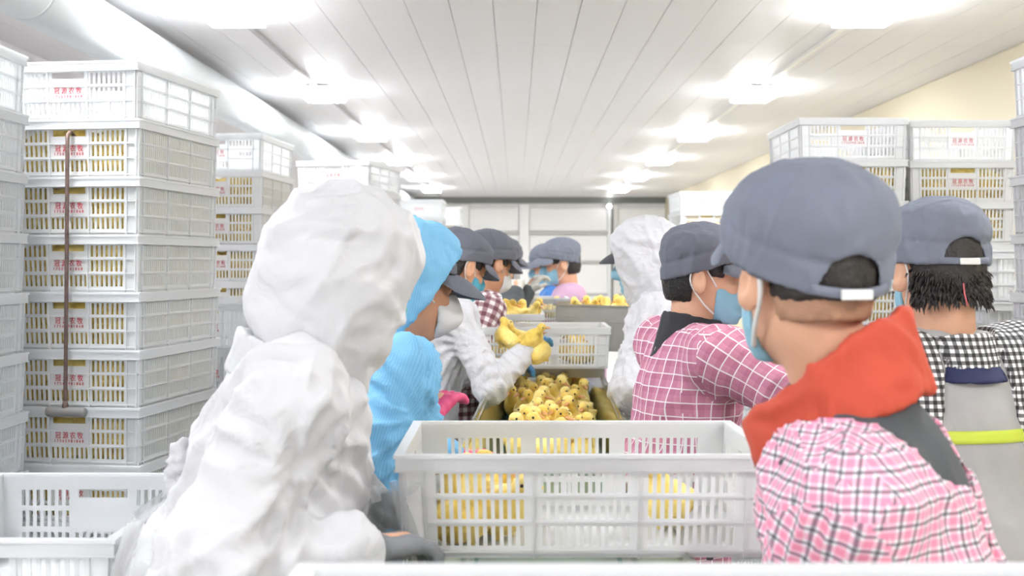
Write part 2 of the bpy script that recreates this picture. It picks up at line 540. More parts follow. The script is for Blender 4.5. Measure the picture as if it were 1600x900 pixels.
# far wall: posts, rails, panels and the dark beam under the ceiling
def wpart(name, mat, x0, x1, z0, z1, t):
    o = MB().box(x0, x1, Y1 - t, Y1, z0, z1).build(name, mat, wall_far, bevel=.006)
    return o
def fx(px): return (px - 805) / FPX * Y1
def fz(py): return CAM_Z - (py - 410) / FPX * Y1
wpart('beam', 'far_beam', XL, XR, fz(318), fz(306), .12)
posts = [fx(p) for p in (640, 725, 819, 957, 1060)]
for p in posts: wpart('post', 'far_panel', p - .1, p + .1, 0, fz(319), .10)
for a, b_ in zip(posts[:-1], posts[1:]):
    for z0, z1 in ((0.02, fz(462)), (fz(458), fz(413)), (fz(407), fz(368)), (fz(361), fz(325))):
        wpart('panel', 'far_panel', a + .11, b_ - .11, z0, z1, .05)
    for zc in (fz(410), fz(364.5), fz(460)):
        wpart('rail', 'far_rail', a + .10, b_ - .10, zc - .03, zc + .03, .07)
wpart('pole', 'far_beam', fx(954), fx(957.5), 0, fz(320), .16)
fixt = empty('wall_lamp', (fx(951), Y1 - .15, fz(323)), 0, 'small round lit lamp high on the far wall by the dark pole', 'lamp')
MB().tube([(0, 0.0, 0), (0, .05, 0)], .045, 14).build('housing', 'lamp_housing', fixt)
MB().tube([(0, -.02, 0), (0, 0, 0)], .035, 14).build('lens', 'lamp_light', fixt)

# white air duct hung along the ceiling
duct = empty('air_duct', (-2.02, 0, CAM_Z + 1.13), 0, 'long round white air duct hung under the ceiling along the left side', 'duct')
NS = 14
for k in range(NS):
    a = Y0 + .3 + k * (Y1 - Y0 - .6) / NS; c = a + (Y1 - Y0 - .6) / NS
    MB().tube([(0, a, 0), (0, a + .02, 0), (0, c - .02, 0), (0, c, 0)], [.13, .133, .133, .13], 40).build('duct_section', 'duct_white', duct, smooth=True)
for px, py in ((107, 34), (161, 45), (193, 80), (236, 87), (296, 118)):
    ang = math.atan2(410 - py, 805 - px)
    # bolt on the underside of the duct
    d = 4.8 + (px - 107) * .012
    bo = MB().tube([(0, 0, 0), (0, 0, -.012)], .007, 8).build('bolt', 'speck', duct)
    x = (px - 805) / FPX * d + 2.02; z = -math.sqrt(max(0, .133 ** 2 - min(x * x, .0170)))
    bo.location = (max(-.12, min(.12, x)), d, z + .004)
for k in range(8):
    y = 1.0 + 3.2 * k
    MB().tube([(0, y, .12), (0, y, CZ - CAM_Z - 1.13)], .004, 6).build('hanger', 'far_rail', duct)

# two rows of ceiling lamps with their cable conduits
LX_R, LX_L = (1185 - 805) / 260 * 1.235, (497 - 805) / 262 * 1.235
LSTEP = 3.08; LY0 = 6.25
for side, lx, cm in (('right', LX_R, 'conduit_white'), ('left', LX_L, 'conduit_grey')):
    cdt = MB().box(lx - .012, lx + .012, Y0 + .2, Y1 - .4, CZ - .022, CZ - .001).build('cable_conduit', cm)
    tag(cdt, 'thin %s cable conduit running through the %s row of ceiling lamps' % (cm.split('_')[1], side), 'conduit', 'ceiling conduits')
    for k in range(-3, 6):
        y = LY0 + k * LSTEP
        nth = ['nearest', 'second', 'third', 'fourth', 'fifth', 'farthest'][k] if k >= 0 else None
        lab = ('%s lit white ceiling lamp in the %s row' % (nth, side)) if nth else 'lit white ceiling lamp of the %s row overhead, behind the picture edge' % side
        l = empty('ceiling_lamp', (lx, y, CZ - .022), 0, lab, 'lamp', 'ceiling lamps' if nth else '%s row lamps overhead' % side)
        MB().box(-.12, .12, -.30, .30, -.012, 0).build('housing', 'lamp_housing', l, bevel=.003)
        MB().box(-.14, .14, -.32, .32, -.043, -.012).build('diffuser', 'lamp_light', l, bevel=.008)

# ================================================================== CRATES
CL, CW, CH, CT, PITCH = 0.62, 0.44, 0.170, 0.004, 0.165
ROWS = ((.021, .053), (.064, .096), (.106, .138))
def wall_mesh(half, holes, z0, z1):
    """plate in (u, z) with rectangular openings; returns verts (u, t, z) and quads, t = 0 outside, CT inside"""
    us = sorted({-half, half} | {h[0] for h in holes} | {h[1] for h in holes})
    zs = sorted({z0, z1} | {h[2] for h in holes} | {h[3] for h in holes})
    V, F, vid = [], [], {}
    def v(i, j, t):
        if (i, j, t) not in vid:
            vid[i, j, t] = len(V); V.append((us[i], CT if t else 0.0, zs[j]))
        return vid[i, j, t]
    def solid(i, j):
        if i < 0 or j < 0 or i >= len(us) - 1 or j >= len(zs) - 1: return False
        uc = (us[i] + us[i + 1]) / 2; zc = (zs[j] + zs[j + 1]) / 2
        return not any(h[0] < uc < h[1] and h[2] < zc < h[3] for h in holes)
    S = {(i, j): solid(i, j) for i in range(-1, len(us)) for j in range(-1, len(zs))}
    for i in range(len(us) - 1):
        for j in range(len(zs) - 1):
            if not S[i, j]: continue
            F.append((v(i, j, 0), v(i + 1, j, 0), v(i + 1, j + 1, 0), v(i, j + 1, 0)))
            F.append((v(i, j, 1), v(i, j + 1, 1), v(i + 1, j + 1, 1), v(i + 1, j, 1)))
            if not S[i - 1, j]: F.append((v(i, j, 0), v(i, j + 1, 0), v(i, j + 1, 1), v(i, j, 1)))
            if not S[i + 1, j]: F.append((v(i + 1, j, 0), v(i + 1, j, 1), v(i + 1, j + 1, 1), v(i + 1, j + 1, 0)))
            if not S[i, j - 1]: F.append((v(i, j, 0), v(i, j, 1), v(i + 1, j, 1), v(i + 1, j, 0)))
            if not S[i, j + 1]: F.append((v(i, j + 1, 0), v(i + 1, j + 1, 0), v(i + 1, j + 1, 1), v(i, j + 1, 1)))
    return V, F

def slots(cs, n, pitch, w, rows):
    out = []
    for c in cs:
        for k in range(n):
            u = c + (k - (n - 1) / 2) * pitch
            for a, b_ in rows: out.append((round(u - w / 2, 5), round(u + w / 2, 5), a, b_))
    return out
long_holes = slots((-.173, 0, .173), 11, .0136, .0070, ROWS)
end_holes = slots((-.118, .118), 7, .0150, .0080, ROWS) + slots((0,), 8, .0150, .0080, ROWS[:1]) + [(-.05, .05, .122, .140)]

def crate_meshes():
    body = MB()
    hx, hy = CL / 2 - .012, CW / 2 - .012
    for half, holes, off, ang in ((hx, long_holes, hy, 0), (hy, end_holes, hx, 90), (hx, long_holes, hy, 180), (hy, end_holes, hx, 270)):
        V, F = wall_mesh(half, holes, 0.004, CH - .004)
        M = Matrix.Rotation(R(ang), 3, 'Z')
        # local wall: u along x, outside faces -y
        body.add([M @ Vector((u, -off + t, z)) for u, t, z in V], F)
        # ribs that stand proud of the wall
        ribs_v = (-.262, -.0865, .0865, .262) if off == hy else (-.176, -.0605, .0605, .176)
        for u in ribs_v: body.box(u - .0022, u + .0022, -off - .006, -off, .002, CH - .02, M.to_4x4())
        for z in (.0125, .0585, .1005): body.box(-half, half, -off - .005, -off, z - .0016, z + .0016, M.to_4x4())
        for u in (-half + .0022, half - .0022): body.box(u - .0022, u + .0022, -off - .006, -off, .002, CH - .02, M.to_4x4())
        if off == hx:
            for u in (-.028, 0.0, .028): body.box(u - .0016, u + .0016, -off - .005, -off, .1425, CH - .02, M.to_4x4())
    body.box(-hx, hx, -hy, hy, .002, .007)
    # slight taper towards the bottom
    vs = []
    for x, y, z in body.v:
        t = 1 - .026 * (1 - z / CH)
        vs.append((x * t, y * t, z))
    body.v = vs
    rim = MB()
    def ring(o0, o1, z0, z1):
        """rectangular ring between inner offset o0 and outer offset o1"""
        def rect(o, z):
            return [(-CL / 2 - o + 0, -CW / 2 - o, z), (CL / 2 + o, -CW / 2 - o, z), (CL / 2 + o, CW / 2 + o, z), (-CL / 2 - o, CW / 2 + o, z)]
        b = len(rim.v)
        rim.v += rect(o0, z0) + rect(o1, z0) + rect(o1, z1) + rect(o0, z1)
        for k in range(4):
            k2 = (k + 1) % 4
            rim.f += [(b + 4 + k, b + 4 + k2, b + 8 + k2, b + 8 + k), (b + 8 + k, b + 8 + k2, b + 12 + k2, b + 12 + k),
                      (b + 12 + k, b + 12 + k2, b + k2, b + k), (b + k, b + k2, b + 4 + k2, b + 4 + k)]
    ring(-.017, .0, CH - .006, CH)
    ring(-.0065, -.003, CH - .026, CH - .006)
    ring(-.0125, -.001, CH - .028, CH - .025)
    def mk(b, nm, mat):
        me = bpy.data.meshes.new(nm); me.from_pydata(b.v, [], b.f); me.update(); me.materials.append(MATS[mat]); return me
    return mk(body, 'basket', 'crate_plastic'), mk(rim, 'rim', 'crate_plastic')
ME_BASKET, ME_RIM = crate_meshes()

def text_mesh(s, size, mat):
    cu = bpy.data.curves.new('print', 'FONT'); cu.body = s; cu.size = size
    cu.align_x = 'CENTER'; cu.extrude = 0.0004; cu.resolution_u = 2
    o = bpy.data.objects.new('print', cu); COL.objects.link(o)
    bpy.context.view_layer.update()
    me = bpy.data.meshes.new_from_object(o.evaluated_get(bpy.context.evaluated_depsgraph_get()))
    bpy.data.objects.remove(o); bpy.data.curves.remove(cu)
    me.materials.clear(); me.materials.append(MATS[mat])
    n = len(me.vertices); co = np.empty(n * 3, np.float32); me.vertices.foreach_get('co', co); co = co.reshape(-1, 3)
    return me, co
def fit(me, co, w, h=None):
    lo, hi = co.min(0), co.max(0)
    sx = w / (hi[0] - lo[0]); sy = h / (hi[1] - lo[1]) if h else sx
    co[:, 0] = (co[:, 0] - (lo[0] + hi[0]) / 2) * sx
    co[:, 1] = (co[:, 1] - lo[1]) * sy
    co[:, 2] = (co[:, 2] - lo[2])
    me.vertices.foreach_set('co', co.ravel()); me.update()
    return me
ME_NAME = fit(*text_mesh('冠 源 农 牧', .02, 'print_red'), .084, .019)
ME_PHONE = fit(*text_mesh('1 7 5 6 5 9 8 1 8 6 8', .01, 'print_red'), .088, .0085)

def crate(loc, rz, label, group, printed=True):
    c = empty('plastic_crate', loc, rz, label, 'crate', group)
    link('basket', ME_BASKET, c); link('rim', ME_RIM, c)
    if printed:
        # red print on the end plates (ends face local -x and +x)
        t = 1 - .026 * (1 - .085 / CH)
        x = (CL / 2 - .012) * t + .0012
        for ang in ((-90,) if printed == 1 else (90,)):
            Mz = Matrix.Rotation(R(ang), 4, 'Z')
            for me, nm, z in ((ME_NAME, 'name_print', .0785), (ME_PHONE, 'number_print', .0675)):
                M = Mz @ Matrix.Translation((0, -x, z)) @ Matrix.Rotation(R(90), 4, 'X')
                link(nm, me, c, None, M)
    return c

ORD = ['topmost', 'second', 'third', 'fourth', 'fifth', 'sixth', 'seventh', 'eighth', 'ninth', 'tenth', 'eleventh', 'twelfth']
DUCK_JOBS = []        # (crate origin, rz, label, group, as individuals, rows)
def stack(cx, cy, n, base, rz, desc, top_empty=1, full=None, single=False, side=0, dolly_desc=None, turn=0):
    """stack of n crates, ends facing the camera; full = how many below the empty ones hold ducklings"""
    if base > 0.03:
        d = empty('crate_dolly', (cx, cy, 0), rz + R(90), 'low grey wheeled dolly under the %s' % desc, 'dolly', 'crate dollies')
        MB().box(-CL / 2 + .02, CL / 2 - .02, -CW / 2 + .02, CW / 2 - .02, base - .03, base).build('deck', 'dolly_grey', d)
        for sx in (-1, 1):
            for sy in (-1, 1):
                MB().tube([(sx * .24, sy * .15 - .012, .026), (sx * .24, sy * .15 + .012, .026)], .026, 12).build('wheel', 'rubber_grey', d)
    grp = 'crates of the %s' % desc
    for k in range(n):
        i = n - 1 - k                     # from the top
        z = base + k * PITCH
        jr = rz + R(90) + R(random.uniform(-.35, .35))
        jx, jy = cx + random.uniform(-.002, .002), cy + random.uniform(-.002, .002)
        if i < top_empty: what = 'empty white slatted crate, %s from the top in the %s' % (ORD[i], desc) if i else 'empty white slatted crate, topmost of the %s' % desc
        else: what = 'white crate of ducklings, %s from the top in the %s' % (ORD[i], desc)
        if full is None: what = what.replace(' of ducklings', '')
        # local x of a crate = its long side; turned 90 degrees so that an end faces the camera
        crate((jx, jy, z), jr + R(turn), what, grp, 1)
        if full is not None and top_empty <= i < top_empty + full:
            DUCK_JOBS.append(((jx, jy, z), jr + R(turn), ORD[i], desc, single, side))
    return grp

def corner(px, d, half_side, rz, depth=CL):
    """centre of a stack whose near corner (half_side = -1: near right corner, +1: near left corner) is seen at pixel px, distance d"""
    X = (px - 805) / FPX * d
    v = Matrix.Rotation(rz, 2) @ Vector((half_side * CW / 2, depth / 2))
    return X + v.x, d + v.y

B = .09
x, y = corner(218, 3.54, -1, R(-8)); S1 = (x, y)
stack(x, y, 12, B, R(-8), 'hook rod stack', 1, 7, True, side=1)
x, y = corner(-118, 2.87, -1, 0)
stack(x, y, 12, B, 0, 'stack at the left picture edge', 12)
x, y = corner(411, 5.55, -1, R(-3))
stack(x, y, 12, B, R(-3), 'stack behind the hook rod stack', 1, 5, True, side=1)
x, y = corner(577, 7.0, -1, R(-12))
stack(x, y, 12, B, R(-12), 'stack seen above the white hood', 12)
x, y = corner(692, 11.4, -1, 0)
stack(x, y, 12, B, 0, 'far stack above the blue hood', 2, 4)
x, y = corner(720, 12.9, -1, 0)
stack(x, y, 12, B, 0, 'farthest stack before the end wall', 1, 6)
x, y = corner(418, 4.45, -1, 0)
stack(x, y, 8, .03, 0, 'low stack behind the white hood', 8)
x, y = corner(1247, 4.96, 1, 0)
stack(x, y, 12, B, 0, 'stack above the large grey cap', 1, 4, True)
x, y = corner(1421, 5.03, 1, R(.6))
stack(x, y, 12, B, R(.6), 'stack above the black hair', 1, 5, True)
x, y = corner(1738, 2.96, 1, 0)
stack(x, y, 12, B, 0, 'stack at the right picture edge', 12)
x, y = corner(1540, 3.95, 1, 0)
stack(x, y, 9, .05, 0, 'lower stack beside black hair', 9)
x, y = corner(1062, 10.1, 1, R(2))
stack(x, y, 12, B, R(2), 'far stack behind the right hood', 1, 6)
# open crate at the lower left and its stack
stack(-.84, 2.25, 6, .074, 0, 'stack in the lower left corner', 6)
# crate right under the camera
stack(.138, .78, 7, .099, 0, 'stack along the bottom picture edge', 7, turn=90)
# crates beyond the trough, beside the hooded worker on the right
stack(.80, 5.25, 6, .03, 0, 'low stack right of the trough', 6, turn=90)

# the crates that stand on the trough
RIM_Z = 1.030
F1 = crate((.113, 2.22, 1.021), R(.4), 'large white slatted crate across the trough in front, ducklings at its left end', 'crates on the trough', 0)
C2 = crate((.08, 5.25, 1.068), R(-.6), 'white slatted crate across the trough behind the held ducklings', 'crates on the trough', 0)
C3 = crate((-.178, 5.80, 1.098), 0, 'small white slatted crate heaped with ducklings beside the steel hopper', 'crates on the trough', 0)
C4 = crate((-.02, 6.86, 1.14), 0, 'white crate behind the heaped crate, left of the steel hopper', 'crates on the trough', 0)

# hook rod hung on the hook rod stack
rx, ry = S1
Mz = Matrix.Rotation(R(-8), 4, 'Z')
fr = Matrix.Translation((rx, ry, 0)) @ Mz
ztop = B + 10 * PITCH + .131
rod = empty('hook_rod', fr @ Vector((.010, -CL / 2 - .010, ztop - .80)), R(-8), 'rusty metal hook rod with grey tee handle hanging on the crate stack', 'hook rod')
pts = [(-.004, .045, .792), (-.004, .030, .800), (0, .010, .801), (0, -.004, .792), (.002, -.008, .770), (.0, -.009, .4), (-.003, -.010, .05), (-.003, -.010, .02)]
MB().tube(pts, .0058, 10).build('shaft', 'rod_rust', rod, smooth=True)
MB().tube([(-.058, -.012, .004), (-.054, -.012, .004), (.054, -.012, .004), (.058, -.012, .004)], [.012, .0145, .0145, .012], 14).build('handle', 'rubber_grey', rod, smooth=True)
MB().tube([(-.003, -.011, .012), (-.003, -.011, .035)], [.011, .006], 10).build('collar', 'rod_rust', rod, smooth=True)

# ================================================================== TROUGH AND HOPPER
TY0, TY1 = 1.25, 7.0
YAW = -.027
trough = empty('sorting_trough', (-.12, 3.9, 0), YAW, 'long steel sorting trough with green belt, full of ducklings', 'trough')
# local x = 0 at the left rim, .45 at the right rim
TW = .45; BZ = .895
a, b_ = TY0 - 3.9, TY1 - 3.9
def plate(name, p0, p1, t, mat):
    """sloping long plate between (x, z) points p0 and p1"""
    (x0, z0), (x1, z1) = p0, p1
    n = Vector((-(z1 - z0), 0, x1 - x0)).normalized() * t
    pts = [(x0, a, z0), (x1, a, z1), (x1, b_, z1), (x0, b_, z0)]
    pts2 = [(p[0] + n.x, p[1], p[2] + n.z) for p in pts]
    return MB().hexa(pts + pts2).build(name, mat, trough)
plate('side_panel', (0, RIM_Z), (.055, BZ), .004, 'steel_bright')
plate('side_panel', (TW - .055, BZ), (TW, RIM_Z), .004, 'steel_bright')
MB().box(.055, TW - .055, a, b_, BZ - .02, BZ).build('belt', 'belt_green', trough)
for x in (.075, TW - .085): MB().box(x, x + .008, a, b_, BZ, BZ + .004).build('belt_edge', 'belt_edge', trough)
for x in (0, TW):
    MB().box(x - .012, x + .012, a, b_, RIM_Z - .026, RIM_Z - .008).build('rim', 'steel_bright', trough, bevel=.004)
    MB().box(x - .008, x + .008, a, b_, .55, RIM_Z - .026).build('skirt_panel', 'steel', trough)
    for y in (a + .1, (a + b_) / 2, b_ - .1):
        MB().box(x - .02, x + .02, y - .02, y + .02, 0, .55).build('leg', 'steel', trough, bevel=.003)
for y in (-.42 - .0, ): pass
for yy, zz in ((5.22, 1.068), (5.42, 1.068), (5.72, 1.098), (5.90, 1.098), (6.76, 1.14), (6.94, 1.14)):
    MB().box(-.008, TW + .008, yy - 3.9 - .010, yy - 3.9 + .010, RIM_Z - .01, zz + .0015).build('crossbar', 'steel', trough)
for x, y in ((0.0, -.12), (TW, -.12), (0.0, .9), (TW, .9)):
    MB().tube([(x, y, RIM_Z - .012), (x, y, RIM_Z)], .008, 10).build('bolt', 'steel', trough)

hop = empty('steel_hopper', (.19, 5.72, 0), YAW, 'raised grey steel hopper tray with ducklings showing over its edge', 'hopper')
W, D, ZB, ZT = .5, .62, 1.10, 1.305
tl = -.03
def tz(x): return tl * x
def hpanel(name, x0, x1, y0, y1, z0, z1, mat='steel'):
    MB().hexa([(x0, y0, z0 + tz(x0)), (x1, y0, z0 + tz(x1)), (x1, y1, z0 + tz(x1)), (x0, y1, z0 + tz(x0)),
               (x0, y0, z1 + tz(x0)), (x1, y0, z1 + tz(x1)), (x1, y1, z1 + tz(x1)), (x0, y1, z1 + tz(x0))]).build(name, mat, hop, bevel=.0015)
hpanel('front_panel', 0, W, 0, .006, ZB, ZT)
hpanel('back_panel', 0, W, D - .006, D, ZB, ZT)
hpanel('side_panel', 0, .006, .006, D - .006, ZB, ZT)
hpanel('side_panel', W - .006, W, .006, D - .006, ZB, ZT)
hpanel('tray_floor', .006, W - .006, .006, D - .006, ZB + .10, ZB + .106)
hpanel('rim', -.004, W + .004, -.016, .008, ZT - .004, ZT + .006, 'steel_bright')
hpanel('rim', -.016, .008, .008, D, ZT - .004, ZT + .006, 'steel_bright')
hpanel('stiffener', .02, W - .02, -.008, 0, ZT - .075, ZT - .055)
for x in (.36, .47):
    for y in (.08, .54):
        MB().box(x - .02, x + .02, y - .02, y + .02, 0, ZB + tz(x) + .002).build('leg', 'steel', hop)

# ================================================================== DUCKLINGS
def duck_field(res, pose):
    s = SDF((-.07, -.09, -.01), (.07, .10, .16), res)
    s.ell((0, -.012, .042), (.036, .052, .038), .01)
    s.ell((0, .016, .05), (.031, .033, .036), .02)
    s.cone((0, -.05, .052), (0, -.078, .062), .018, .006, .015)
    hx, hy, hz = pose
    s.cone((0, .022, .062), (hx * .8, hy - .008, hz - .012), .020, .0145, .015)
    s.ell((hx, hy, hz), (.0165, .0205, .0175), .008)
    for sx in (-1, 1):
        s.ell((sx * .033, -.018, .046), (.010, .034, .019), .006)
        s.cone((sx * .016, .0, .014), (sx * .018, .004, 0.0), .008, .005, .008)
    return s
DPOSE = [((0, .036, .116), 0), ((.012, .030, .112), -35), ((-.014, .032, .108), 40), ((.0, .058, .088), 0)]
DMESH = []
for i, (p, yaw) in enumerate(DPOSE):
    P, Q = duck_field(.0052, p).mesh(1)
    P = P + vnormals(P, Q) * (noise3(P * 160 + i) * .0012)[:, None]
    body = np_mesh('duckling_down', P, Q, 'down_yellow')
    c = Vector(p); Mh = Matrix.Translation(c) @ Matrix.Rotation(R(yaw), 4, 'Z') @ Matrix.Rotation(R(-12), 4, 'X')
    b = MB()
    prof = [(.0, .0075, .0062), (.008, .0072, .0042), (.016, .0078, .0028), (.021, .0058, .0018), (.0235, .002, .0008)]
    def bill(u, v):
        k = u * (len(prof) - 1); i0 = min(int(k), len(prof) - 2); f = k - i0
        yy, w, h = [prof[i0][q] * (1 - f) + prof[i0 + 1][q] * f for q in range(3)]
        return Mh @ Vector((math.cos(v * 2 * PI) * w, .016 + yy, -.004 - yy * .12 + math.sin(v * 2 * PI) * h))
    b.grid(bill, 5, 9)
    bm_ = bpy.data.meshes.new('bill'); bm_.from_pydata(b.v, [], b.f); bm_.update(); bm_.materials.append(MATS['bill_dark'])
    for q in bm_.polygons: q.use_smooth = True
    eyes = []
    for sx in (-1, 1):
        e = MB()
        def eye(u, v):
            a1 = u * PI; a2 = v * 2 * PI
            return Mh @ Vector((sx * .0142 + .0030 * math.cos(a1), .0085 + .0032 * math.sin(a1) * math.cos(a2), .0035 + .0032 * math.sin(a1) * math.sin(a2)))
        e.grid(eye, 5, 8)
        em = bpy.data.meshes.new('eye'); em.from_pydata(e.v, [], e.f); em.update(); em.materials.append(MATS['eye_dark'])
        eyes.append(em)
    DMESH.append((body, bm_, eyes))
DUCKS = [0]
def duckling(loc, rz, label, group, pose=0, scale=1.0, tilt=(0, 0), parts=True):
    DUCKS[0] += 1
    body, bm_, eyes = DMESH[pose]
    t = empty('duckling', loc, rz, label, 'duckling', group)
    t.scale = (scale,) * 3
    t.rotation_euler = (tilt[0], tilt[1], rz)
    link('down', body, t)
    if parts:
        link('bill', bm_, t)
        for e in eyes: link('eye', e, t)
    return t

def scatter(n, xf, yr, z, dmin, label, group, parts=True, zj=.0, tries=6000, scale=(.92, 1.08), face=None):
    got = []
    for _ in range(tries):
        if len(got) >= n: break
        y = random.uniform(*yr); x0, x1 = xf(y); x = random.uniform(x0, x1)
        if all((x - p[0]) ** 2 + (y - p[1]) ** 2 > dmin * dmin for p in got):
            got.append((x, y))
            rz = random.uniform(0, 2 * PI) if face is None else face + random.uniform(-1.1, 1.1)
            sc = random.uniform(*scale)
            lb, gp = label, group
            if '%s' in label:
                fy = (y - yr[0]) / (yr[1] - yr[0]); fx_ = (x - x0) / (x1 - x0)
                zone = ('front', 'middle', 'back')[min(2, int(fy * 3))] + ' ' + ('left', 'centre', 'right')[min(2, int(fx_ * 3))]
                lb = label % zone; gp = group + ', ' + zone
            duckling((x, y, z + random.uniform(0, zj)), rz, lb, gp, random.choice((0, 0, 1, 2, 3)), sc, (R(random.uniform(-8, 8)), R(random.uniform(-8, 8))), parts)
    return got
def trx(y, m):
    o = -.12 - (y - 3.9) * YAW
    return (o + .055 + m, o + TW - .055 - m)
scatter(64, lambda y: (trx(y, .035)[0] + (.05 if y < 4.3 else 0.0), trx(y, .035)[1] - .01), (3.62, 5.55), BZ, .060,
        'yellow duckling in the %s of the crowd on the trough belt', 'ducklings in the trough', face=PI, scale=(1.05, 1.22))
scatter(1, lambda y: (.1, .13), (1.80, 1.86), BZ - .0, .07, 'duckling alone on the bare belt below the front crate', 'ducklings on the bare belt')
scatter(9, lambda y: (-.10, -.02), (2.09, 2.34), 1.029, .045, 'yellow duckling at the left end inside the large front crate', 'ducklings in the front crate')
scatter(1, lambda y: (.26, .28), (2.1, 2.3), 1.029, .08, 'stray duckling in the middle of the large front crate', 'stray ducklings in the front crate')
scatter(12, lambda y: (-.16, .05), (5.12, 5.38), 1.076, .06, 'yellow duckling inside the crate behind the held ducklings', 'ducklings in the second crate')
scatter(5, lambda y: (.23, .30), (5.12, 5.38), 1.076, .06, 'yellow duckling at the right end of the crate behind the held ducklings', 'ducklings at the right of the second crate')
scatter(20, lambda y: (.27, .60), (5.81, 6.24), 1.20, .066, 'duckling peeking over the edge of the steel hopper', 'ducklings in the hopper', scale=(1.0, 1.12))
scatter(14, lambda y: (-.14, .08), (5.70, 5.90), 1.20, .05, 'duckling heaped on top of the small crate beside the hopper', 'ducklings heaped on the small crate', zj=.02)
scatter(12, lambda y: (-.39, .05), (5.68, 5.92), 1.107, .07, 'duckling packed inside the small crate beside the hopper', 'ducklings inside the small crate')
scatter(8, lambda y: (-.2, .2), (6.72, 7.0), 1.20, .06, 'pale blurred duckling on top of the farthest trough crate', 'ducklings on the farthest crate', parts=False)

# ducklings packed in the stacked crates: singly behind the nearest slats, the rest as one crowd
Pl, Ql = duck_field(.0138, (0, .036, .112)).mesh(0)
Pl2, Ql2 = duck_field(.0138, (0, .05, .078)).mesh(0)
crowd_v, crowd_f, crowd_n = [], [], 0
for (cx, cy, cz), rz, nth, desc, single, side in DUCK_JOBS:
    M = Matrix.Translation((cx, cy, cz)) @ Matrix.Rotation(rz, 4, 'Z')
    # crate local: long side x; the end that faces the camera is local -x
    near = [(-.236, -.118 + .0472 * k, 0) for k in range(6)]
    rest = [(-.236, -.118 + .0472 * k, 1) for k in range(6)]
    for lay in (0, 1):
        for sgn in (-1, 1):
            rest += [(-.15 + .052 * k, sgn * .146, 2 + lay) for k in range(7)]
    for i, (lx, ly, lay) in enumerate(near + rest):
        lx += random.uniform(-.004, .008); ly += random.uniform(-.008, .008)
        up = lay in (1, 3)
        w = M @ Vector((lx, ly, .0085 + (.052 if up else 0)))
        a = rz + (0 if lay < 2 else PI / 2) + random.choice((0, PI)) + random.uniform(-.35, .35)
        sc = random.uniform(.92, 1.02)
        if single and i < len(near) and DUCKS[0] < 300:
            duckling(w, a, 'duckling behind slats of the %s crate, %s' % (nth, desc), 'ducklings in %s crate, %s' % (nth, desc), random.choice((0, 1, 2, 3)), sc, parts=False)
        else:
            c, s_ = math.cos(a), math.sin(a)
            V = Pl2 * sc if up else Pl * sc
            F_ = Ql2 if up else Ql
            V = np.stack([V[:, 0] * c - V[:, 1] * s_ + w.x, V[:, 0] * s_ + V[:, 1] * c + w.y, V[:, 2] + w.z], 1)
            crowd_v.append(V); crowd_f.append(F_ + crowd_n); crowd_n += len(V)
crowd = link('duckling_crowd', np_mesh('duckling_crowd', np.concatenate(crowd_v), np.concatenate(crowd_f), 'down_yellow'))
tag(crowd, 'yellow ducklings crowded deep inside the stacked white crates', 'ducklings', None, 'stuff')

# ================================================================== PEOPLE
def rotv(M, v): return M @ Vector(v)
def ik(S, T, l1, l2, pole):
    S, T = Vector(S), Vector(T); d = T - S; L = d.length
    if L > (l1 + l2) * .985:
        T = S + d.normalized() * (l1 + l2) * .985; d = T - S; L = d.length
    a = (l1 * l1 - l2 * l2 + L * L) / (2 * L); h = math.sqrt(max(l1 * l1 - a * a, 0))
    u = d / L; p = Vector(pole); p = (p - u * p.dot(u)).normalized()
    return S + u * a + p * h, T

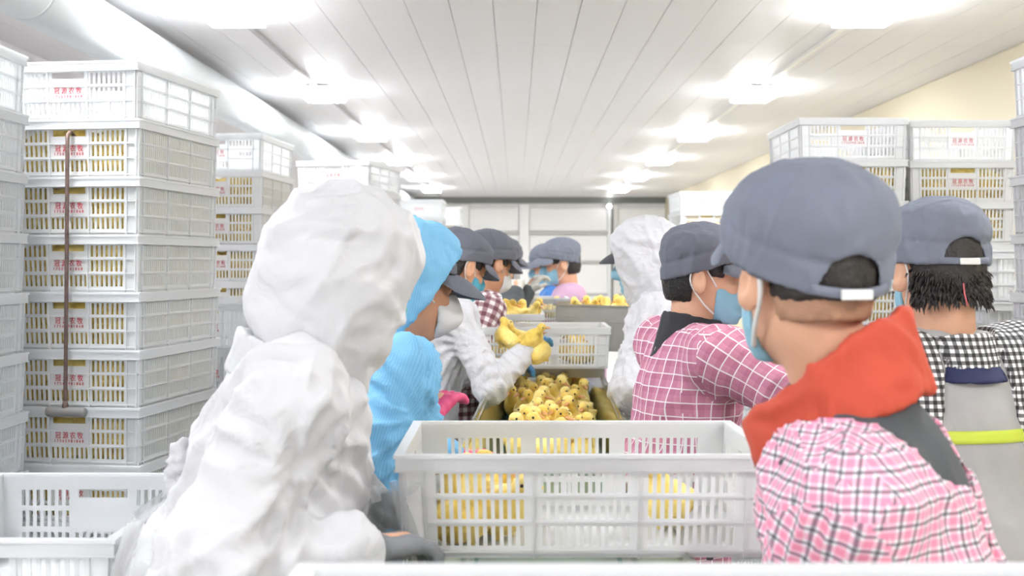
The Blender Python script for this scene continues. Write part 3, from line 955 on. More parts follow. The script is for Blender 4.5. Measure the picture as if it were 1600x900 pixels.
class Figure:
    """posed skeleton, local frame: facing +y, right hand +x, feet on z = 0"""
    def __init__(s, name, label, head, theta, lean=10, pitch=10, yaw=0, roll=0, rh=None, lh=None, rpole=(.5, -.6, -1), lpole=(-.5, -.6, -1), group='workers', bulk=1.0, drop=0.0, narrow=1.0):
        Rl = Matrix.Rotation(-R(lean), 3, 'X')
        piv = Vector((0, 0, .88))
        up = lambda p: piv + Rl @ (Vector(p) - piv)
        neck0 = up((0, -.012, 1.345))
        Rn = Matrix.Rotation(-R(lean * .6 + pitch * .35), 3, 'X')
        hc0 = neck0 + Rn @ Vector((0, .022, .160))
        k = head[2] / hc0.z
        s.k = k
        sc = lambda p: Vector(p) * k
        s.neck = sc(neck0); s.hc = sc(hc0)
        s.pel = sc((0, 0, .90)); s.waist = sc(up((0, 0, 1.02))); s.chest = sc(up((0, .0, 1.18)))
        s.sh = {i: sc(up((i * .168 * narrow, -.012, 1.305 - drop))) for i in (1, -1)}
        s.hip = {i: sc((i * .085, 0, .86)) for i in (1, -1)}
        s.kn = {i: sc((i * .095, .02, .47)) for i in (1, -1)}
        s.an = {i: sc((i * .10, -.02, .07)) for i in (1, -1)}
        s.theta = R(theta)
        Rz = Matrix.Rotation(s.theta, 3, 'Z')
        off = Rz @ s.hc
        s.loc = Vector((head[0] - off.x, head[1] - off.y, 0))
        s.W = Matrix.Translation(s.loc) @ Rz.to_4x4()
        s.Wi = s.W.inverted()
        s.Hm = Matrix.Translation(s.hc) @ (Matrix.Rotation(R(yaw), 4, 'Z') @ Matrix.Rotation(-R(pitch), 4, 'X') @ Matrix.Rotation(R(roll), 4, 'Y')) @ Matrix.Scale(k, 4)
        s.Hi = s.Hm.inverted()
        s.lean = Rl
        s.el, s.wr = {}, {}
        for i, t, pole in ((1, rh, rpole), (-1, lh, lpole)):
            if t is None: T = s.sh[i] + Vector((i * .06, .08, -.5)) * k
            else: T = s.Wi @ Vector(t)
            s.el[i], s.wr[i] = ik(s.sh[i], T, .285 * k, .245 * k, pole)
        s.root = empty(name, s.loc, s.theta, label, 'person', group)
        s.bulk = bulk
    # ---- fields
    def torso(s, F, o, k=.05):
        kk = s.k; L3 = [[s.lean[i][j] for j in range(3)] for i in range(3)]
        F.ell(s.pel, ((.150 + o) * kk, (.105 + o) * kk, (.13 + o) * kk), k)
        F.ell(s.waist, ((.130 + o) * kk, (.098 + o) * kk, (.16 + o) * kk), k, M=L3)
        F.ell(s.chest, ((.150 + o) * kk, (.108 + o) * kk, (.165 + o) * kk), k, M=L3)
        for i in (1, -1):
            F.cone(s.neck + Vector((0, 0, -.045 * kk)), s.sh[i], (.052 + o) * kk, (.052 + o) * kk, k)
    def arms(s, F, o, k=.03, end=1.0, which=(1, -1), o2=None):
        o2 = o if o2 is None else o2
        for i in which:
            F.cone(s.sh[i], s.el[i], (.046 + o) * s.k, (.038 + o) * s.k, k)
            w = s.el[i] + (s.wr[i] - s.el[i]) * end
            F.cone(s.el[i], w, (.038 + o) * s.k, (.026 + o2) * s.k, k)
    def legs(s, F, o, k=.04):
        for i in (1, -1):
            F.cone(s.hip[i], s.kn[i], (.080 + o) * s.k, (.054 + o) * s.k, k)
            F.cone(s.kn[i], s.an[i], (.052 + o) * s.k, (.036 + o) * s.k, k)
    def bounds(s, zlo=None, pad=.10):
        pts = [s.pel, s.waist, s.chest, s.neck] + [d[i] for d in (s.sh, s.el, s.wr, s.hip) for i in (1, -1)]
        if zlo is None: pts += [s.an[1], s.an[-1], s.hc + Vector((0, 0, .1))]
        lo = [min(p[i] for p in pts) - pad - .06 for i in range(3)]; hi = [max(p[i] for p in pts) + pad + .06 for i in range(3)]
        lo[2] = zlo if zlo is not None else -.01
        return lo, hi
    def body(s, skin, fine=.0055):
        lo, hi = s.bounds()
        hi[2] = max(hi[2], s.hc.z + .16)
        h = .135
        F = SDF(lo, hi, .016, ([s.hc[0] - h, s.hc[1] - h, s.hc[2] - .155], [s.hc[0] + h, s.hc[1] + h, s.hc[2] + .13], fine))
        s.torso(F, -.004, .05); s.arms(F, -.004); s.legs(F, -.002)
        for i in (1, -1):
            F.cone(s.an[i] + Vector((0, -.02, -.03)), s.an[i] + Vector((i * .01, .13, -.04)), .04, .03, .03)
            d = (s.wr[i] - s.el[i]).normalized()
            F.cone(s.wr[i], s.wr[i] + d * .08, .026, .018, .02)
        k = s.k; H = s.Hm
        P = lambda x, y, z: H @ Vector((x, y, z))
        Hr = H.to_3x3().normalized(); M3 = [[Hr[i][j] for j in range(3)] for i in range(3)]
        E = lambda c, r, kk=.02, mode='add': F.ell(P(*c), [q * k for q in r], kk, mode, M3)
        F.cone(s.neck + Vector((0, -.005, -.03)), P(0, -.03, -.06), .058 * k, .054 * k, .03)
        E((0, -.014, .028), (.076, .095, .086), .02)
        E((0, .028, -.045), (.060, .062, .072), .03)
        E((0, .058, -.096), (.030, .026, .022), .025)
        E((0, .080, .026), (.050, .014, .010), .012)
        for i in (1, -1):
            E((i * .031, .098, .010), (.018, .014, .011), .010, 'sub')
            E((i * .031, .078, .008), (.015, .012, .010), .006)
            E((i * .036, .066, -.022), (.022, .020, .018), .015)
            Me = Hr @ Matrix.Rotation(R(-i * 28), 3, 'Z') @ Matrix.Rotation(R(12), 3, 'X')
            M4 = [[Me[a][b] for b in range(3)] for a in range(3)]
            F.ell(P(i * .086, -.016, -.010), (.0115 * k, .022 * k, .036 * k), .006, 'add', M4)
            F.ell(P(i * .0985, -.010, -.006), (.0075 * k, .012 * k, .018 * k), .006, 'sub', M4)
        F.cone(P(0, .090, .012), P(0, .112, -.028), .0085 * k, .0135 * k, .010)
        E((0, .092, -.062), (.024, .010, .007), .008)
        E((0, .090, -.073), (.020, .010, .007), .008)
        V, Q = F.mesh(1)
        s.body_o = link('body', np_mesh('body', V, Q, skin), s.root)
        for i in (1, -1):
            e = MB()
            c = P(i * .031, .0885, .0075)
            e.grid(lambda u, v: c + Hr @ Vector((.0115 * k * math.sin(u * PI) * math.cos(v * 2 * PI), .0045 * k * math.cos(u * PI), .0032 * k * math.sin(u * PI) * math.sin(v * 2 * PI))), 6, 10)
            e.build('eye', 'eye_dark', s.root, smooth=True)
            pts = [P(i * .014, .0935, .026), P(i * .030, .0925, .032), P(i * .046, .0795, .028)]
            MB().tube(pts, [.002 * k, .0034 * k, .0016 * k], 8).build('eyebrow', 'hair_black', s.root, smooth=True)
    # ---- cloth
    def uvs(s, V, Q):
        bones = [(s.pel, s.neck, .14, Vector((1, 0, 0)))]
        for i in (1, -1):
            bones.append((s.sh[i].lerp(s.el[i], .3), s.el[i], .052, Vector((0, 1, 0.2)))); bones.append((s.el[i], s.wr[i], .05, Vector((0, .3, 1))))
        C = V[Q].mean(1); best = None
        D = []
        for a, b, r, ref in bones:
            a = np.array(a); b = np.array(b); ba = b - a; t = np.clip(((C - a) @ ba) / (ba @ ba), 0.0, 1)
            D.append(np.linalg.norm(C - a - t[:, None] * ba, axis=1) - r)
        own = np.argmin(np.array(D), 0)
        UV = np.zeros((len(Q), 4, 2)); L = V[Q]
        voff = 0
        for n, (a, b, r, ref) in enumerate(bones):
            m = own == n
            if not m.any(): continue
            ax = (b - a).normalized(); e1 = (ref - ax * ref.dot(ax)).normalized(); e2 = ax.cross(e1)
            a = np.array(a); ax = np.array(ax); e1 = np.array(e1); e2 = np.array(e2)
            if n == 0:
                nn = np.cross(L[m][:, 2] - L[m][:, 0], L[m][:, 3] - L[m][:, 1]); nn /= np.linalg.norm(nn, axis=1)[:, None] + 1e-12
                an = np.abs(nn); P_ = L[m]
                top_ = an[:, 2] > .78; fb = (an[:, 1] >= an[:, 0] * .9)
                uu = np.where((top_ | fb)[:, None], P_[:, :, 0], P_[:, :, 1] + .0083)
                vv_ = np.where(top_[:, None], P_[:, :, 1] + .004, P_[:, :, 2])
                UV[m, :, 0] = uu; UV[m, :, 1] = vv_
                continue
            p = L[m] - a
            v = p @ ax
            if n in (2, 4): v = v + (bones[n - 1][1] - bones[n - 1][0]).length
            ang = np.arctan2(p @ e2, p @ e1)
            cen = C[m] - a; ca = np.arctan2(cen @ e2, cen @ e1)
            ang = ca[:, None] + (ang - ca[:, None] + np.pi) % (2 * np.pi) - np.pi
            rr = r * (1.25 if n == 0 else 1.25)
            UV[m, :, 0] = ang * rr; UV[m, :, 1] = v
        return UV.reshape(-1, 2)
    def elbow_folds(s, V, Q, amp=.006):
        n = vnormals(V, Q); d = np.zeros(len(V))
        for i in (1, -1):
            for a, b, c0 in ((s.sh[i], s.el[i], 1.0), (s.el[i], s.wr[i], 0.0)):
                a, b = np.array(a), np.array(b); ba = b - a; L = np.linalg.norm(ba)
                t = ((V - a) @ ba) / (L * L); r = np.linalg.norm(V - a - np.clip(t, 0, 1)[:, None] * ba, axis=1)
                w = np.clip(1 - r / .13, 0, 1) * np.exp(-((t - c0) / .55) ** 2) * ((t > -.2) & (t < 1.2))
                d += w * amp * np.sin(t * L * 2 * np.pi / .052 + 2.6 * noise3(V * 9 + i * 4) + i)
        return V + n * d[:, None]
    def fan_folds(s, V, Q, i, amp, n):
        """creases that fan out from the armpit over the side and the sleeve"""
        c = np.array(s.sh[i] + (s.el[i] - s.sh[i]) * .25 + Vector((0, .05, -.02)))
        nr = vnormals(V, Q); d = V - c
        phi = np.arctan2(d[:, 2], -d[:, 1] + .0 * d[:, 0]); r = np.linalg.norm(d, axis=1)
        w = np.exp(-((r - .14) / .13) ** 2) * np.clip(nr[:, 0] * i * 1.4 + .3, 0, 1)
        ph = np.sin(phi * n + 3.6 * noise3(V * 6 + 3))
        return V + nr * (w * amp * (1 - 2 * np.abs(ph) ** .7))[:, None]
    def coat(s, name, mat, o=.024, hem=.62, res=.010, amp=.010, freq=7.0, seed=1, cuff=.97, ell_k=.05, arm_o=None, stretch=(1, 1, .55), back_cut=None, parent=None, which=(1, -1), sharp=1.6, fan=()):
        lo, hi = s.bounds(zlo=(hem - .05) * s.k)
        F = SDF(lo, hi, res)
        o = o * s.bulk
        s.torso(F, o, ell_k)
        ao = o if arm_o is None else arm_o
        s.arms(F, ao, .04, cuff, which)
        # skirt of the coat over hips
        F.cone(s.pel + Vector((0, 0, .05)), s.pel * 1.0 + Vector((0, -.01, (hem - .98) * s.k)), (.135 + o) * s.k, (.145 + o) * s.k, .06, squash=(1.1, .88, 1))
        zc = hem * s.k
        F.clip(lambda X, Y, Z: zc - Z)
        if back_cut: back_cut(F)
        V, Q = F.mesh(2)
        V = folds(V, Q, amp, freq, seed, stretch, sharp)
        V = s.elbow_folds(V, Q)
        for side, fa, fn in fan: V = s.fan_folds(V, Q, side, fa, fn)
        V = lap(V, Q, .25)
        return link(name, np_mesh(name, V, Q, mat, uv=s.uvs(V, Q)), parent or s.root)
    def trousers(s, mat, o=.018):
        lo, hi = s.bounds(zlo=.02); hi[2] = .98 * s.k
        F = SDF(lo, hi, .018)
        F.ell(s.pel, ((.150 + o) * s.k, (.105 + o) * s.k, (.13 + o) * s.k), .05)
        s.legs(F, o)
        F.clip(lambda X, Y, Z: .05 - Z)
        V, Q = F.mesh(1); V = folds(V, Q, .008, 7, 3, (1, 1, .6))
        link('trousers', np_mesh('trousers', V, Q, mat), s.root)
        for i in (1, -1):
            G = SDF([s.an[i].x - .08, s.an[i].y - .12, -.005], [s.an[i].x + .1, s.an[i].y + .22, .16], .012)
            G.cone(s.an[i] + Vector((0, -.025, -.02)), s.an[i] + Vector((i * .01, .14, -.032)), .05, .042, .03)
            G.cone(s.an[i] + Vector((0, -.01, 0)), s.an[i] + Vector((0, -.01, .06)), .05, .05, .03)
            G.clip(lambda X, Y, Z: .002 - Z)
            V, Q = G.mesh(1); link('boot', np_mesh('boot', V, Q, 'shoe'), s.root)
    def hand(s, i, mat, curl=35, normal=None, name='glove', spread=1.0, cuff=True):
        """gloved hand: palm, four fingers of different length, thumb from the side of the palm"""
        w = s.wr[i]; d = (s.wr[i] - s.el[i]).normalized(); k = s.k
        nrm = Vector(normal) if normal else Vector((0, 0, -1))      # palm side
        nrm = (nrm - d * nrm.dot(d)).normalized(); lat = d.cross(nrm) * (-i)   # towards the thumb
        if normal is None: lat = d.cross(nrm) * (i)
        F = SDF([w[q] - .17 for q in range(3)], [w[q] + .17 for q in range(3)], .0048)
        at = lambda a, b, c: w + d * a * k + lat * b * k + nrm * c * k
        if cuff: F.cone(at(-.045, 0, 0), at(.012, 0, 0), .033 * k, .029 * k, .01)
        for b in (-.026, -.009, .009, .026):
            F.cone(at(.012, b * .7, 0), at(.085, b, .002), .0165 * k, .0135 * k, .014)
        for b, ln in ((-.030, .056), (-.0105, .070), (.0105, .076), (.030, .068)):
            p = at(.086, b, .0); dirv = d.copy(); c = 0
            for seg, r0, r1 in ((.42, .0112, .0102), (.32, .0102, .0094), (.26, .0094, .008)):
                c += R(curl) * (.8 if seg == .42 else 1.0)
                dv = d * math.cos(c) + nrm * math.sin(c) + lat * (b * 2.2 * spread)
                q = p + dv.normalized() * ln * seg * k
                F.cone(p, q, r0 * k, r1 * k, .004); p = q
        p0 = at(.022, .026, .006); p1 = at(.052, .052, .018); p2 = at(.080, .058, .034)
        F.cone(p0, p1, .0160 * k, .0125 * k, .010); F.cone(p1, p2, .0122 * k, .0095 * k, .004)
        V, Q = F.mesh(1)
        V = folds(V, Q, .0016, 40, 2 + i)
        link(name, np_mesh(name, V, Q, mat), s.root)
    # ---- worn on the head (head frame: forward +y, origin between the ears)
    def worn(s, name, V, Q, mat, parent=None):
        me = np_mesh(name, V, Q, mat)
        return link(name, me, parent or s.root, None, s.Hm)
    def cap(s, mat='cap_grey', seed=1, hole=True, visor=True, visor_mat=None, tilt=.33, wid=1.0, slack=1.0, strap=True, edge=.018, vis=1.0):
        F = SDF((-.15, -.17, -.10), (.15, .17, .18), .0048)
        zc = lambda X, Y, Z: (edge + tilt * Y) - Z
        F.ell((0, -.006, .045), (.104 * wid, .121 * wid, .102 * slack), .02)
        F.ell((0, -.016, .082), (.096 * wid, .110 * wid, .060 * slack), .05)
        F.ell((0, -.004, -.01), (.094, .114, .09), .03)
        F.shell(.0095)
        F.clip(zc)
        if hole:
            zb = edge + tilt * -.115
            F.put(lambda X, Y, Z: np.maximum(np.sqrt((X / .043) ** 2 + ((Z - zb) / .056) ** 2) * .045 - .045, Y + .03), (-.06, -.2, zb - .07), (.06, -.0, zb + .07), .008, 'sub')
        V, Q = F.mesh(2)
        V = folds(V, Q, .0055, 13, seed, (1, 1, .6))
        # stitched seam round the band
        n = vnormals(V, Q); zz = V[:, 2] - (edge + tilt * V[:, 1])
        V = V - n * (.0028 * np.exp(-((zz - .046) / .006) ** 2))[:, None]
        c = s.worn('cap', V, Q, mat)
        if hole and strap:
            zb = edge + tilt * -.115
            b = MB()
            def sh(u, v):
                a = (u - .5) * 1.05
                y = -.118 * math.cos(a); x = .106 * math.sin(a)
                return (x, y, zb + .003 + v * .013 + (y + .118) * tilt)
            b.grid(sh, 14, 2)
            o = b.build('strap', mat, c, smooth=True)
            md = o.modifiers.new('solid', 'SOLIDIFY'); md.thickness = .003; md.offset = 1
            MB().box(-.022, .022, -.1245, -.119, zb + .002, zb + .015).build('buckle', 'elastic', c, bevel=.002)
        if visor:
            b = MB(); nu, nv = 26, 7
            def vs(u, v, dz=0):
                a = (u - .5) * 2 * R(66)
                bx, by = .099 * wid * math.sin(a), .113 * wid * math.cos(a)
                ext = .072 * vis * max(0, math.cos((u - .5) * PI)) ** .45 * v
                x = bx * (1 + .12 * v) ; y = by + ext * (.55 + .45 * math.cos(a))
                z = edge + tilt * by * .92 + .003 - ext * (.06 + .36 * v) - .17 * x * x / .1 * v
                return (x, y, z + dz)
            for dz in (0, -.0042): b.grid(lambda u, v: vs(u, v, dz), nu, nv)
            # rim joining the two sheets
            m_ = (nu + 1) * (nv + 1)
            edge = [i * (nv + 1) + nv for i in range(nu + 1)]
            edge = [0 + j for j in range(nv)] + edge + [nu * (nv + 1) + j for j in range(nv - 1, -1, -1)]
            for p, q in zip(edge[:-1], edge[1:]): b.f.append((p, q, q + m_, p + m_))
            o = b.build('visor', visor_mat or mat, c, smooth=True)
        return c
    def hair(s, mat='hair_black', nape=-.070, thick=.009, spikes=0, seed=1, side=.035, front=.05):
        F = SDF((-.12, -.14, -.12), (.12, .13, .15), .006)
        F.ell((0, -.016, .030), (.076 + thick, .095 + thick, .086 + thick), .02)
        F.ell((0, -.045, -.03), (.060 + thick * .6, .056 + thick, .07), .03)
        zcut = lambda X, Y, Z: np.where(Y < -.03, nape, np.where(Y < front, side * .4 - .01, .06)) - Z
        F.clip(zcut)
        F.put(lambda X, Y, Z: np.sqrt(((np.abs(X) - .085) / .03) ** 2 + ((Y + .008) / .026) ** 2 + ((Z + .012) / .04) ** 2) * .026 - .026, (-.12, -.05, -.07), (.12, .04, .05), .006, 'sub')
        V, Q = F.mesh(1)
        V = folds(V, Q, .003, 45, seed, (1, 1, .3))
        h = s.worn('hair', V, Q, mat)
        if spikes:
            b = MB(); rn = random.Random(seed)
            for _ in range(spikes):
                a = rn.uniform(-1.5, 1.5); zz = rn.uniform(nape - .004, .0)
                x, y = (.078 + thick) * math.sin(a), -.03 - (.075 + thick) * math.cos(a)
                p = Vector((x * .86, y * .9, zz)); dv = Vector((x * .45 + rn.uniform(-.03, .03), y * .25, -.05 - rn.uniform(0, .03))).normalized()
                ln = rn.uniform(.014, .03)
                b.tube([p, p + dv * ln * .6 + Vector((x, y, 0)) * .03, p + dv * ln], [.0034, .0022, .0003], 5)
            o = b.build('hair_locks', mat, h, smooth=True); o['kind'] = 'stuff'
        return h
    def mask(s, mat, loops=True, cup=False, loop_r=.0018):
        F = SDF((-.10, -.02, -.14), (.10, .17, .04), .0046)
        if not cup:
            F.ell((0, .030, -.050), (.066, .071, .074), .02)
            F.cone((0, .095, .0), (0, .112, -.03), .016, .020, .02)
            F.ell((0, .062, -.092), (.036, .036, .030), .03)
            F.shell(.0085)
            F.clip(lambda X, Y, Z: np.maximum(np.maximum(Z - (.006 - .9 * np.abs(X) * .55), -.116 - Z), .030 - Y))
        else:
            F.ell((0, .050, -.050), (.060, .076, .064), .02)
            F.cone((0, .10, -.0), (0, .122, -.048), .012, .022, .03)
            F.shell(.009)
            F.clip(lambda X, Y, Z: np.maximum(np.maximum(Z - (.008 - .4 * np.abs(X)), -.118 - Z), .044 - Y - .2 * Z))
        V, Q = F.mesh(2)
        if not cup:   # pleats
            V[:, 1] += .0022 * np.sin(V[:, 2] * 2 * np.pi / .024) * np.clip(1 - np.abs(V[:, 0]) / .07, 0, 1)
        m_ = s.worn('face_mask', V, Q, mat)
        if loops:
            for i in (1, -1):
                if cup: pts = [(i * .060, .040, -.03), (i * .078, .010, -.010), (i * .084, -.02, .03), (i * .080, -.05, .055)]
                else: pts = [(i * .064, .030, -.022), (i * .074, .012, .004), (i * .087, -.012, .030), (i * .0885, -.036, .010), (i * .084, -.034, -.022), (i * .073, .0, -.066), (i * .058, .030, -.092)]
                MB().tube(smoothpath(pts, 5), loop_r, 6).build('ear_loop', 'elastic', m_, smooth=True)
        return m_
    def hood(s, mat, seed=1, size=1.0, open_y=.06, slope=.45, amp=.009, freq=9.0, peak=0.0, down=0.0, res=.0072, parts=True, uv=True):
        F = SDF((-.24, -.24, -.34), (.24, .26, .24), res)
        F.ell((0, -.004, .030), (.114 * size, .138 * size, .130 * size), .03)
        if peak: F.ell((0, .075, .045), (.088 * size, .085 + peak, .075), .05)
        F.ell((0, .0, -.06), (.098 * size, .108 * size, .10), .05)
        base = s.Hi @ (s.neck + Vector((0, 0, -.04)))
        F.cone((0, -.015, -.06), base, .090 * size, .100, .06)
        F.cone((0, -.06, -.02), (0, -.110, -.075), .05, .030, .05)
        F.shell(.013)
        # opening for the face: cut along a plane that leans forward at the crown
        F.put(lambda X, Y, Z: np.maximum((open_y + slope * (Z - .0)) - Y, -.145 - Z), (-.3, -.05, -.15), (.3, .4, .3), .012, 'sub')
        Hiw = s.Hi
        V, Q = F.mesh(2)
        V = folds(V, Q, amp, freq, seed, (1, .8, 1.0), 1.4)
        nn = vnormals(V, Q)
        V = V + nn * (.005 * np.exp(-((V[:, 1] + .062 - .25 * V[:, 2]) / .007) ** 2) * (V[:, 2] > -.1))[:, None]
        V = lap(V, Q, .2)
        h = s.worn('hood', V, Q, mat)
        if not h.data.uv_layers:
            l = h.data.uv_layers.new(name='UVMap')
            uvv = np.stack([np.arctan2(V[:, 0], V[:, 1]) * .12, V[:, 2]], 1)[Q.ravel()]
            l.data.foreach_set('uv', uvv.astype(np.float32).ravel())
        # elastic gathered edge round the face
        pts = []
        return h

def smoothpath(pts, n=4):
    P = [Vector(p) for p in pts]; out = []
    for i in range(len(P) - 1):
        p0 = P[max(i - 1, 0)]; p1 = P[i]; p2 = P[i + 1]; p3 = P[min(i + 2, len(P) - 1)]
        for k in range(n):
            t = k / n
            out.append(.5 * ((2 * p1) + (p2 - p0) * t + (2 * p0 - 5 * p1 + 4 * p2 - p3) * t * t + (3 * p1 - p0 - 3 * p2 + p3) * t ** 3))
    out.append(P[-1])
    return out

def collar(fig, name, mat, r0, r1, z0, z1, th=.014, seed=1, flare=0.0, open_front=0.0, amp=.004, parent=None, tiltx=0.0, cy=-.012, slant=.18):
    """standing collar: tapered shell round the neck, local to the neck base"""
    c = fig.neck
    F = SDF((-.24, -.24, -.14), (.24, .24, .24), .0065)
    L = fig.lean
    def fn(X, Y, Z):
        t = np.clip((Z - z0) / (z1 - z0), 0, 1)
        r = r0 + (r1 - r0) * t + flare * t * t
        y = Y - cy - (Z * .28)
        d = np.sqrt((X) ** 2 + (y * .93) ** 2) - r
        d = np.maximum(d, -(d + th))
        top = Z - (z1 + tiltx * X - slant * y)
        return np.maximum(np.maximum(d, z0 - (slant if slant > .7 else slant - .18) * y - Z), top)
    F.put(fn, (-.2, -.2, z0 - .02), (.2, .2, z1 + .1), .004)
    if open_front:
        F.put(lambda X, Y, Z: np.maximum(np.abs(X) - open_front - np.maximum(0, Z) * .5, -Y + .02), (-.1, .0, -.1), (.1, .2, .2), .006, 'sub')
    V, Q = F.mesh(2)
    V = folds(V, Q, amp, 11, seed, (1, 1, 1))
    V = V * fig.k + np.array(c)
    return link(name, np_mesh(name, V, Q, mat, uv=fig.uvs(V, Q)), parent or fig.root)

# ---- 1: white hooded coverall, left foreground
f = Figure('person', 'worker in white hooded coverall in the left foreground, bent towards the front crate', (-.286, 2.04, 1.476), -80, lean=17, pitch=16, yaw=20,
           rh=(-.235, 1.87, 1.068), lh=(-.27, 2.26, 1.06), rpole=(.55, -.75, -.9), bulk=1.1)
f.body('skin'); f.cap('cap_grey_dark', 11, hole=False, visor=False, wid=.84, slack=.66)
f.hood('white_suit', 4, .985, open_y=.115, slope=.1, amp=.014, freq=9)
f.coat('coverall_top', 'white_suit', .032, .60, .0090, .024, 6.0, 5, cuff=.93, arm_o=.032, stretch=(1, 1, .6), fan=((1, .009, 6),))
collar(f, 'hood_flap', 'white_suit', .106, .100, -.03, .024, .013, 3, amp=.004, slant=.45)
f.trousers('white_suit', .03)
f.mask('mask_teal')
f.hand(1, 'glove_grey', 28); f.hand(-1, 'glove_grey', 30)
P1 = f

# ---- 2: blue hooded suit
f = Figure('person', 'worker in light blue hooded suit with grey cap and white respirator', (-.236, 2.82, 1.446), -66, lean=18, pitch=12, yaw=4,
           rh=(-.20, 2.68, 1.155), lh=(-.16, 3.05, 1.02), rpole=(.5, -.7, -.7))
f.body('skin_tan'); f.cap('cap_grey_dark', 12, hole=False, wid=.84, slack=.66, vis=1.35)
f.hood('blue_suit', 7, .98, open_y=.030, slope=.60, amp=.009, freq=10)
f.coat('suit_top', 'blue_suit', .026, .55, .0095, .014, 7, 8, cuff=.95, arm_o=.028, fan=((1, .010, 9),))
f.trousers('blue_suit', .03)
f.mask('mask_white', cup=True); f.hair('hair_black', nape=-.06)
f.hand(1, 'glove_pink', 25); f.hand(-1, 'glove_pink', 30)

# ---- 3: white coat, grey cap, cyan mask, ducklings in the blue-gloved hand
f = Figure('person', 'worker in white coat, grey cap and cyan mask holding ducklings over the trough', (-.205, 4.70, 1.482), -66, lean=16, pitch=24, yaw=14,
           rh=(.040, 4.60, 1.172), lh=(-.06, 4.95, 1.08), rpole=(.5, -.6, -.6))
P3 = f
f.body('skin_tan'); f.cap('cap_grey_dark', 13, hole=True, wid=.92, slack=.84); f.hair('hair_black')
f.coat('coat', 'white_coat', .024, .55, .0100, .012, 8, 9, cuff=.97, arm_o=.016, fan=((1, .008, 11),))
f.trousers('trousers_dark'); f.mask('mask_cyan')
f.hand(1, 'glove_blue', 34); f.hand(-1, 'glove_blue', 34)
collar(f, 'coat_collar', 'white_coat', .082, .078, -.05, .03, .012, 5)

# ---- 4: maroon checked shirt
f = Figure('person', 'worker in maroon and white checked shirt with grey cap and pale mask', (-.113, 5.4, 1.492), -66, lean=18, pitch=20, yaw=18,
           rh=(-.10, 5.3, 1.06), lh=(-.06, 5.6, 1.06), rpole=(.5, -.6, -1))
f.body('skin_tan', .007); f.cap('cap_grey_dark', 14, wid=.94, slack=.86); f.hair('hair_black')
f.coat('shirt', 'check_maroon', .022, .60, .0115, .010, 8, 10, arm_o=.022)
f.trousers('trousers_dark'); f.mask('mask_white', cup=True)
f.hand(1, 'glove_white'); f.hand(-1, 'glove_white')
collar(f, 'shirt_collar', 'collar_black', .074, .072, -.03, .03, .012, 6)

# ---- 5: behind, grey mask, pale gloves
f = Figure('person', 'half-hidden worker with grey cap and grey mask reaching with pale gloves', (-.080, 6.5, 1.494), -66, lean=18, pitch=12, yaw=18,
           rh=(.0, 6.25, 1.345), lh=(.06, 6.5, 1.345), rpole=(-.1, -.8, -1), lpole=(.1, -.8, -1))
f.body('skin', .008); f.cap('cap_grey_dark', 15, wid=.96, slack=.9); f.hair('hair_black')
f.coat('jacket', 'yoke_grey', .022, .60, .013, .010, 8, 11)
f.trousers('trousers_dark'); f.mask('mask_grey', cup=True)
f.hand(1, 'glove_white'); f.hand(-1, 'glove_white')

# ---- 6: mauve shirt at the far end
f = Figure('person', 'worker in mauve shirt, grey cap and blue mask facing left at the trough end', (.262, 7.25, 1.492), 92, lean=10, pitch=10, roll=0,
           rh=(-.08, 7.45, 1.18), lh=(-.1, 7.1, 1.2))
f.body('skin', .008); f.cap('cap_grey', 16, wid=.98, slack=.95); h6 = f.hair('hair_black', nape=-.07, thick=.013)
f.coat('shirt', 'mauve', .024, .60, .013, .010, 8, 12, arm_o=.028)
f.trousers('trousers_dark'); f.mask('mask_blue')
f.hand(1, 'glove_blue'); f.hand(-1, 'glove_blue')

# ---- 7: hidden behind the mauve shirt
f = Figure('person', 'worker in blue, almost hidden behind the one in the mauve shirt', (.205, 7.95, 1.47), 88, lean=10, pitch=10)
f.body('skin', .010); f.cap('cap_grey', 17, wid=.96); f.hair()
f.coat('jacket', 'royal_blue', .024, .60, .014, .010, 8, 13); f.trousers('trousers_dark'); f.mask('mask_blue')

# ---- 8: white hooded coverall on the right of the trough
f = Figure('person', 'worker in white hooded coverall with dark visor, right of the trough', (.462, 4.4, 1.502), 74, lean=12, pitch=8,
           lh=(.41, 4.3, 1.04), rh=(.45, 4.66, 1.0), lpole=(-.8, .1, -.7), bulk=1.1)
f.body('skin', .007); f.cap('cap_grey_dark', 18, hole=False, visor_mat='visor_black', wid=.84, slack=.66)
f.hood('white_coat', 14, 1.0, open_y=.098, slope=.15, amp=.013, freq=11)
f.coat('coverall_top', 'white_coat', .032, .60, .0105, .017, 7.5, 15, arm_o=.036, fan=((-1, .010, 9),))
f.trousers('white_coat', .03); f.mask('mask_blue')
f.hand(1, 'glove_white'); f.hand(-1, 'glove_white')

# ---- 9: pink window-check shirt, facing right
f = Figure('person', 'worker in pink window-check shirt with black collar, facing right', (.490, 3.2, 1.462), -74, lean=8, pitch=6, yaw=-26,
           rh=(.90, 2.98, 1.22), lh=(.92, 3.36, 1.20), rpole=(.7, -.2, -.6))
f.body('skin'); f.cap('cap_grey_dark', 19, hole=False, wid=.94, slack=.85, tilt=.36); f.hair('hair_black')
f.coat('shirt', 'check_mauve', .026, .55, .010, .012, 7.5, 16, arm_o=.030)
f.trousers('trousers_dark'); f.mask('mask_blue', loop_r=.0024)
f.hand(1, 'glove_blue'); f.hand(-1, 'glove_blue')
collar(f, 'inner_collar', 'collar_black', .080, .076, -.05, .055, .014, 7)

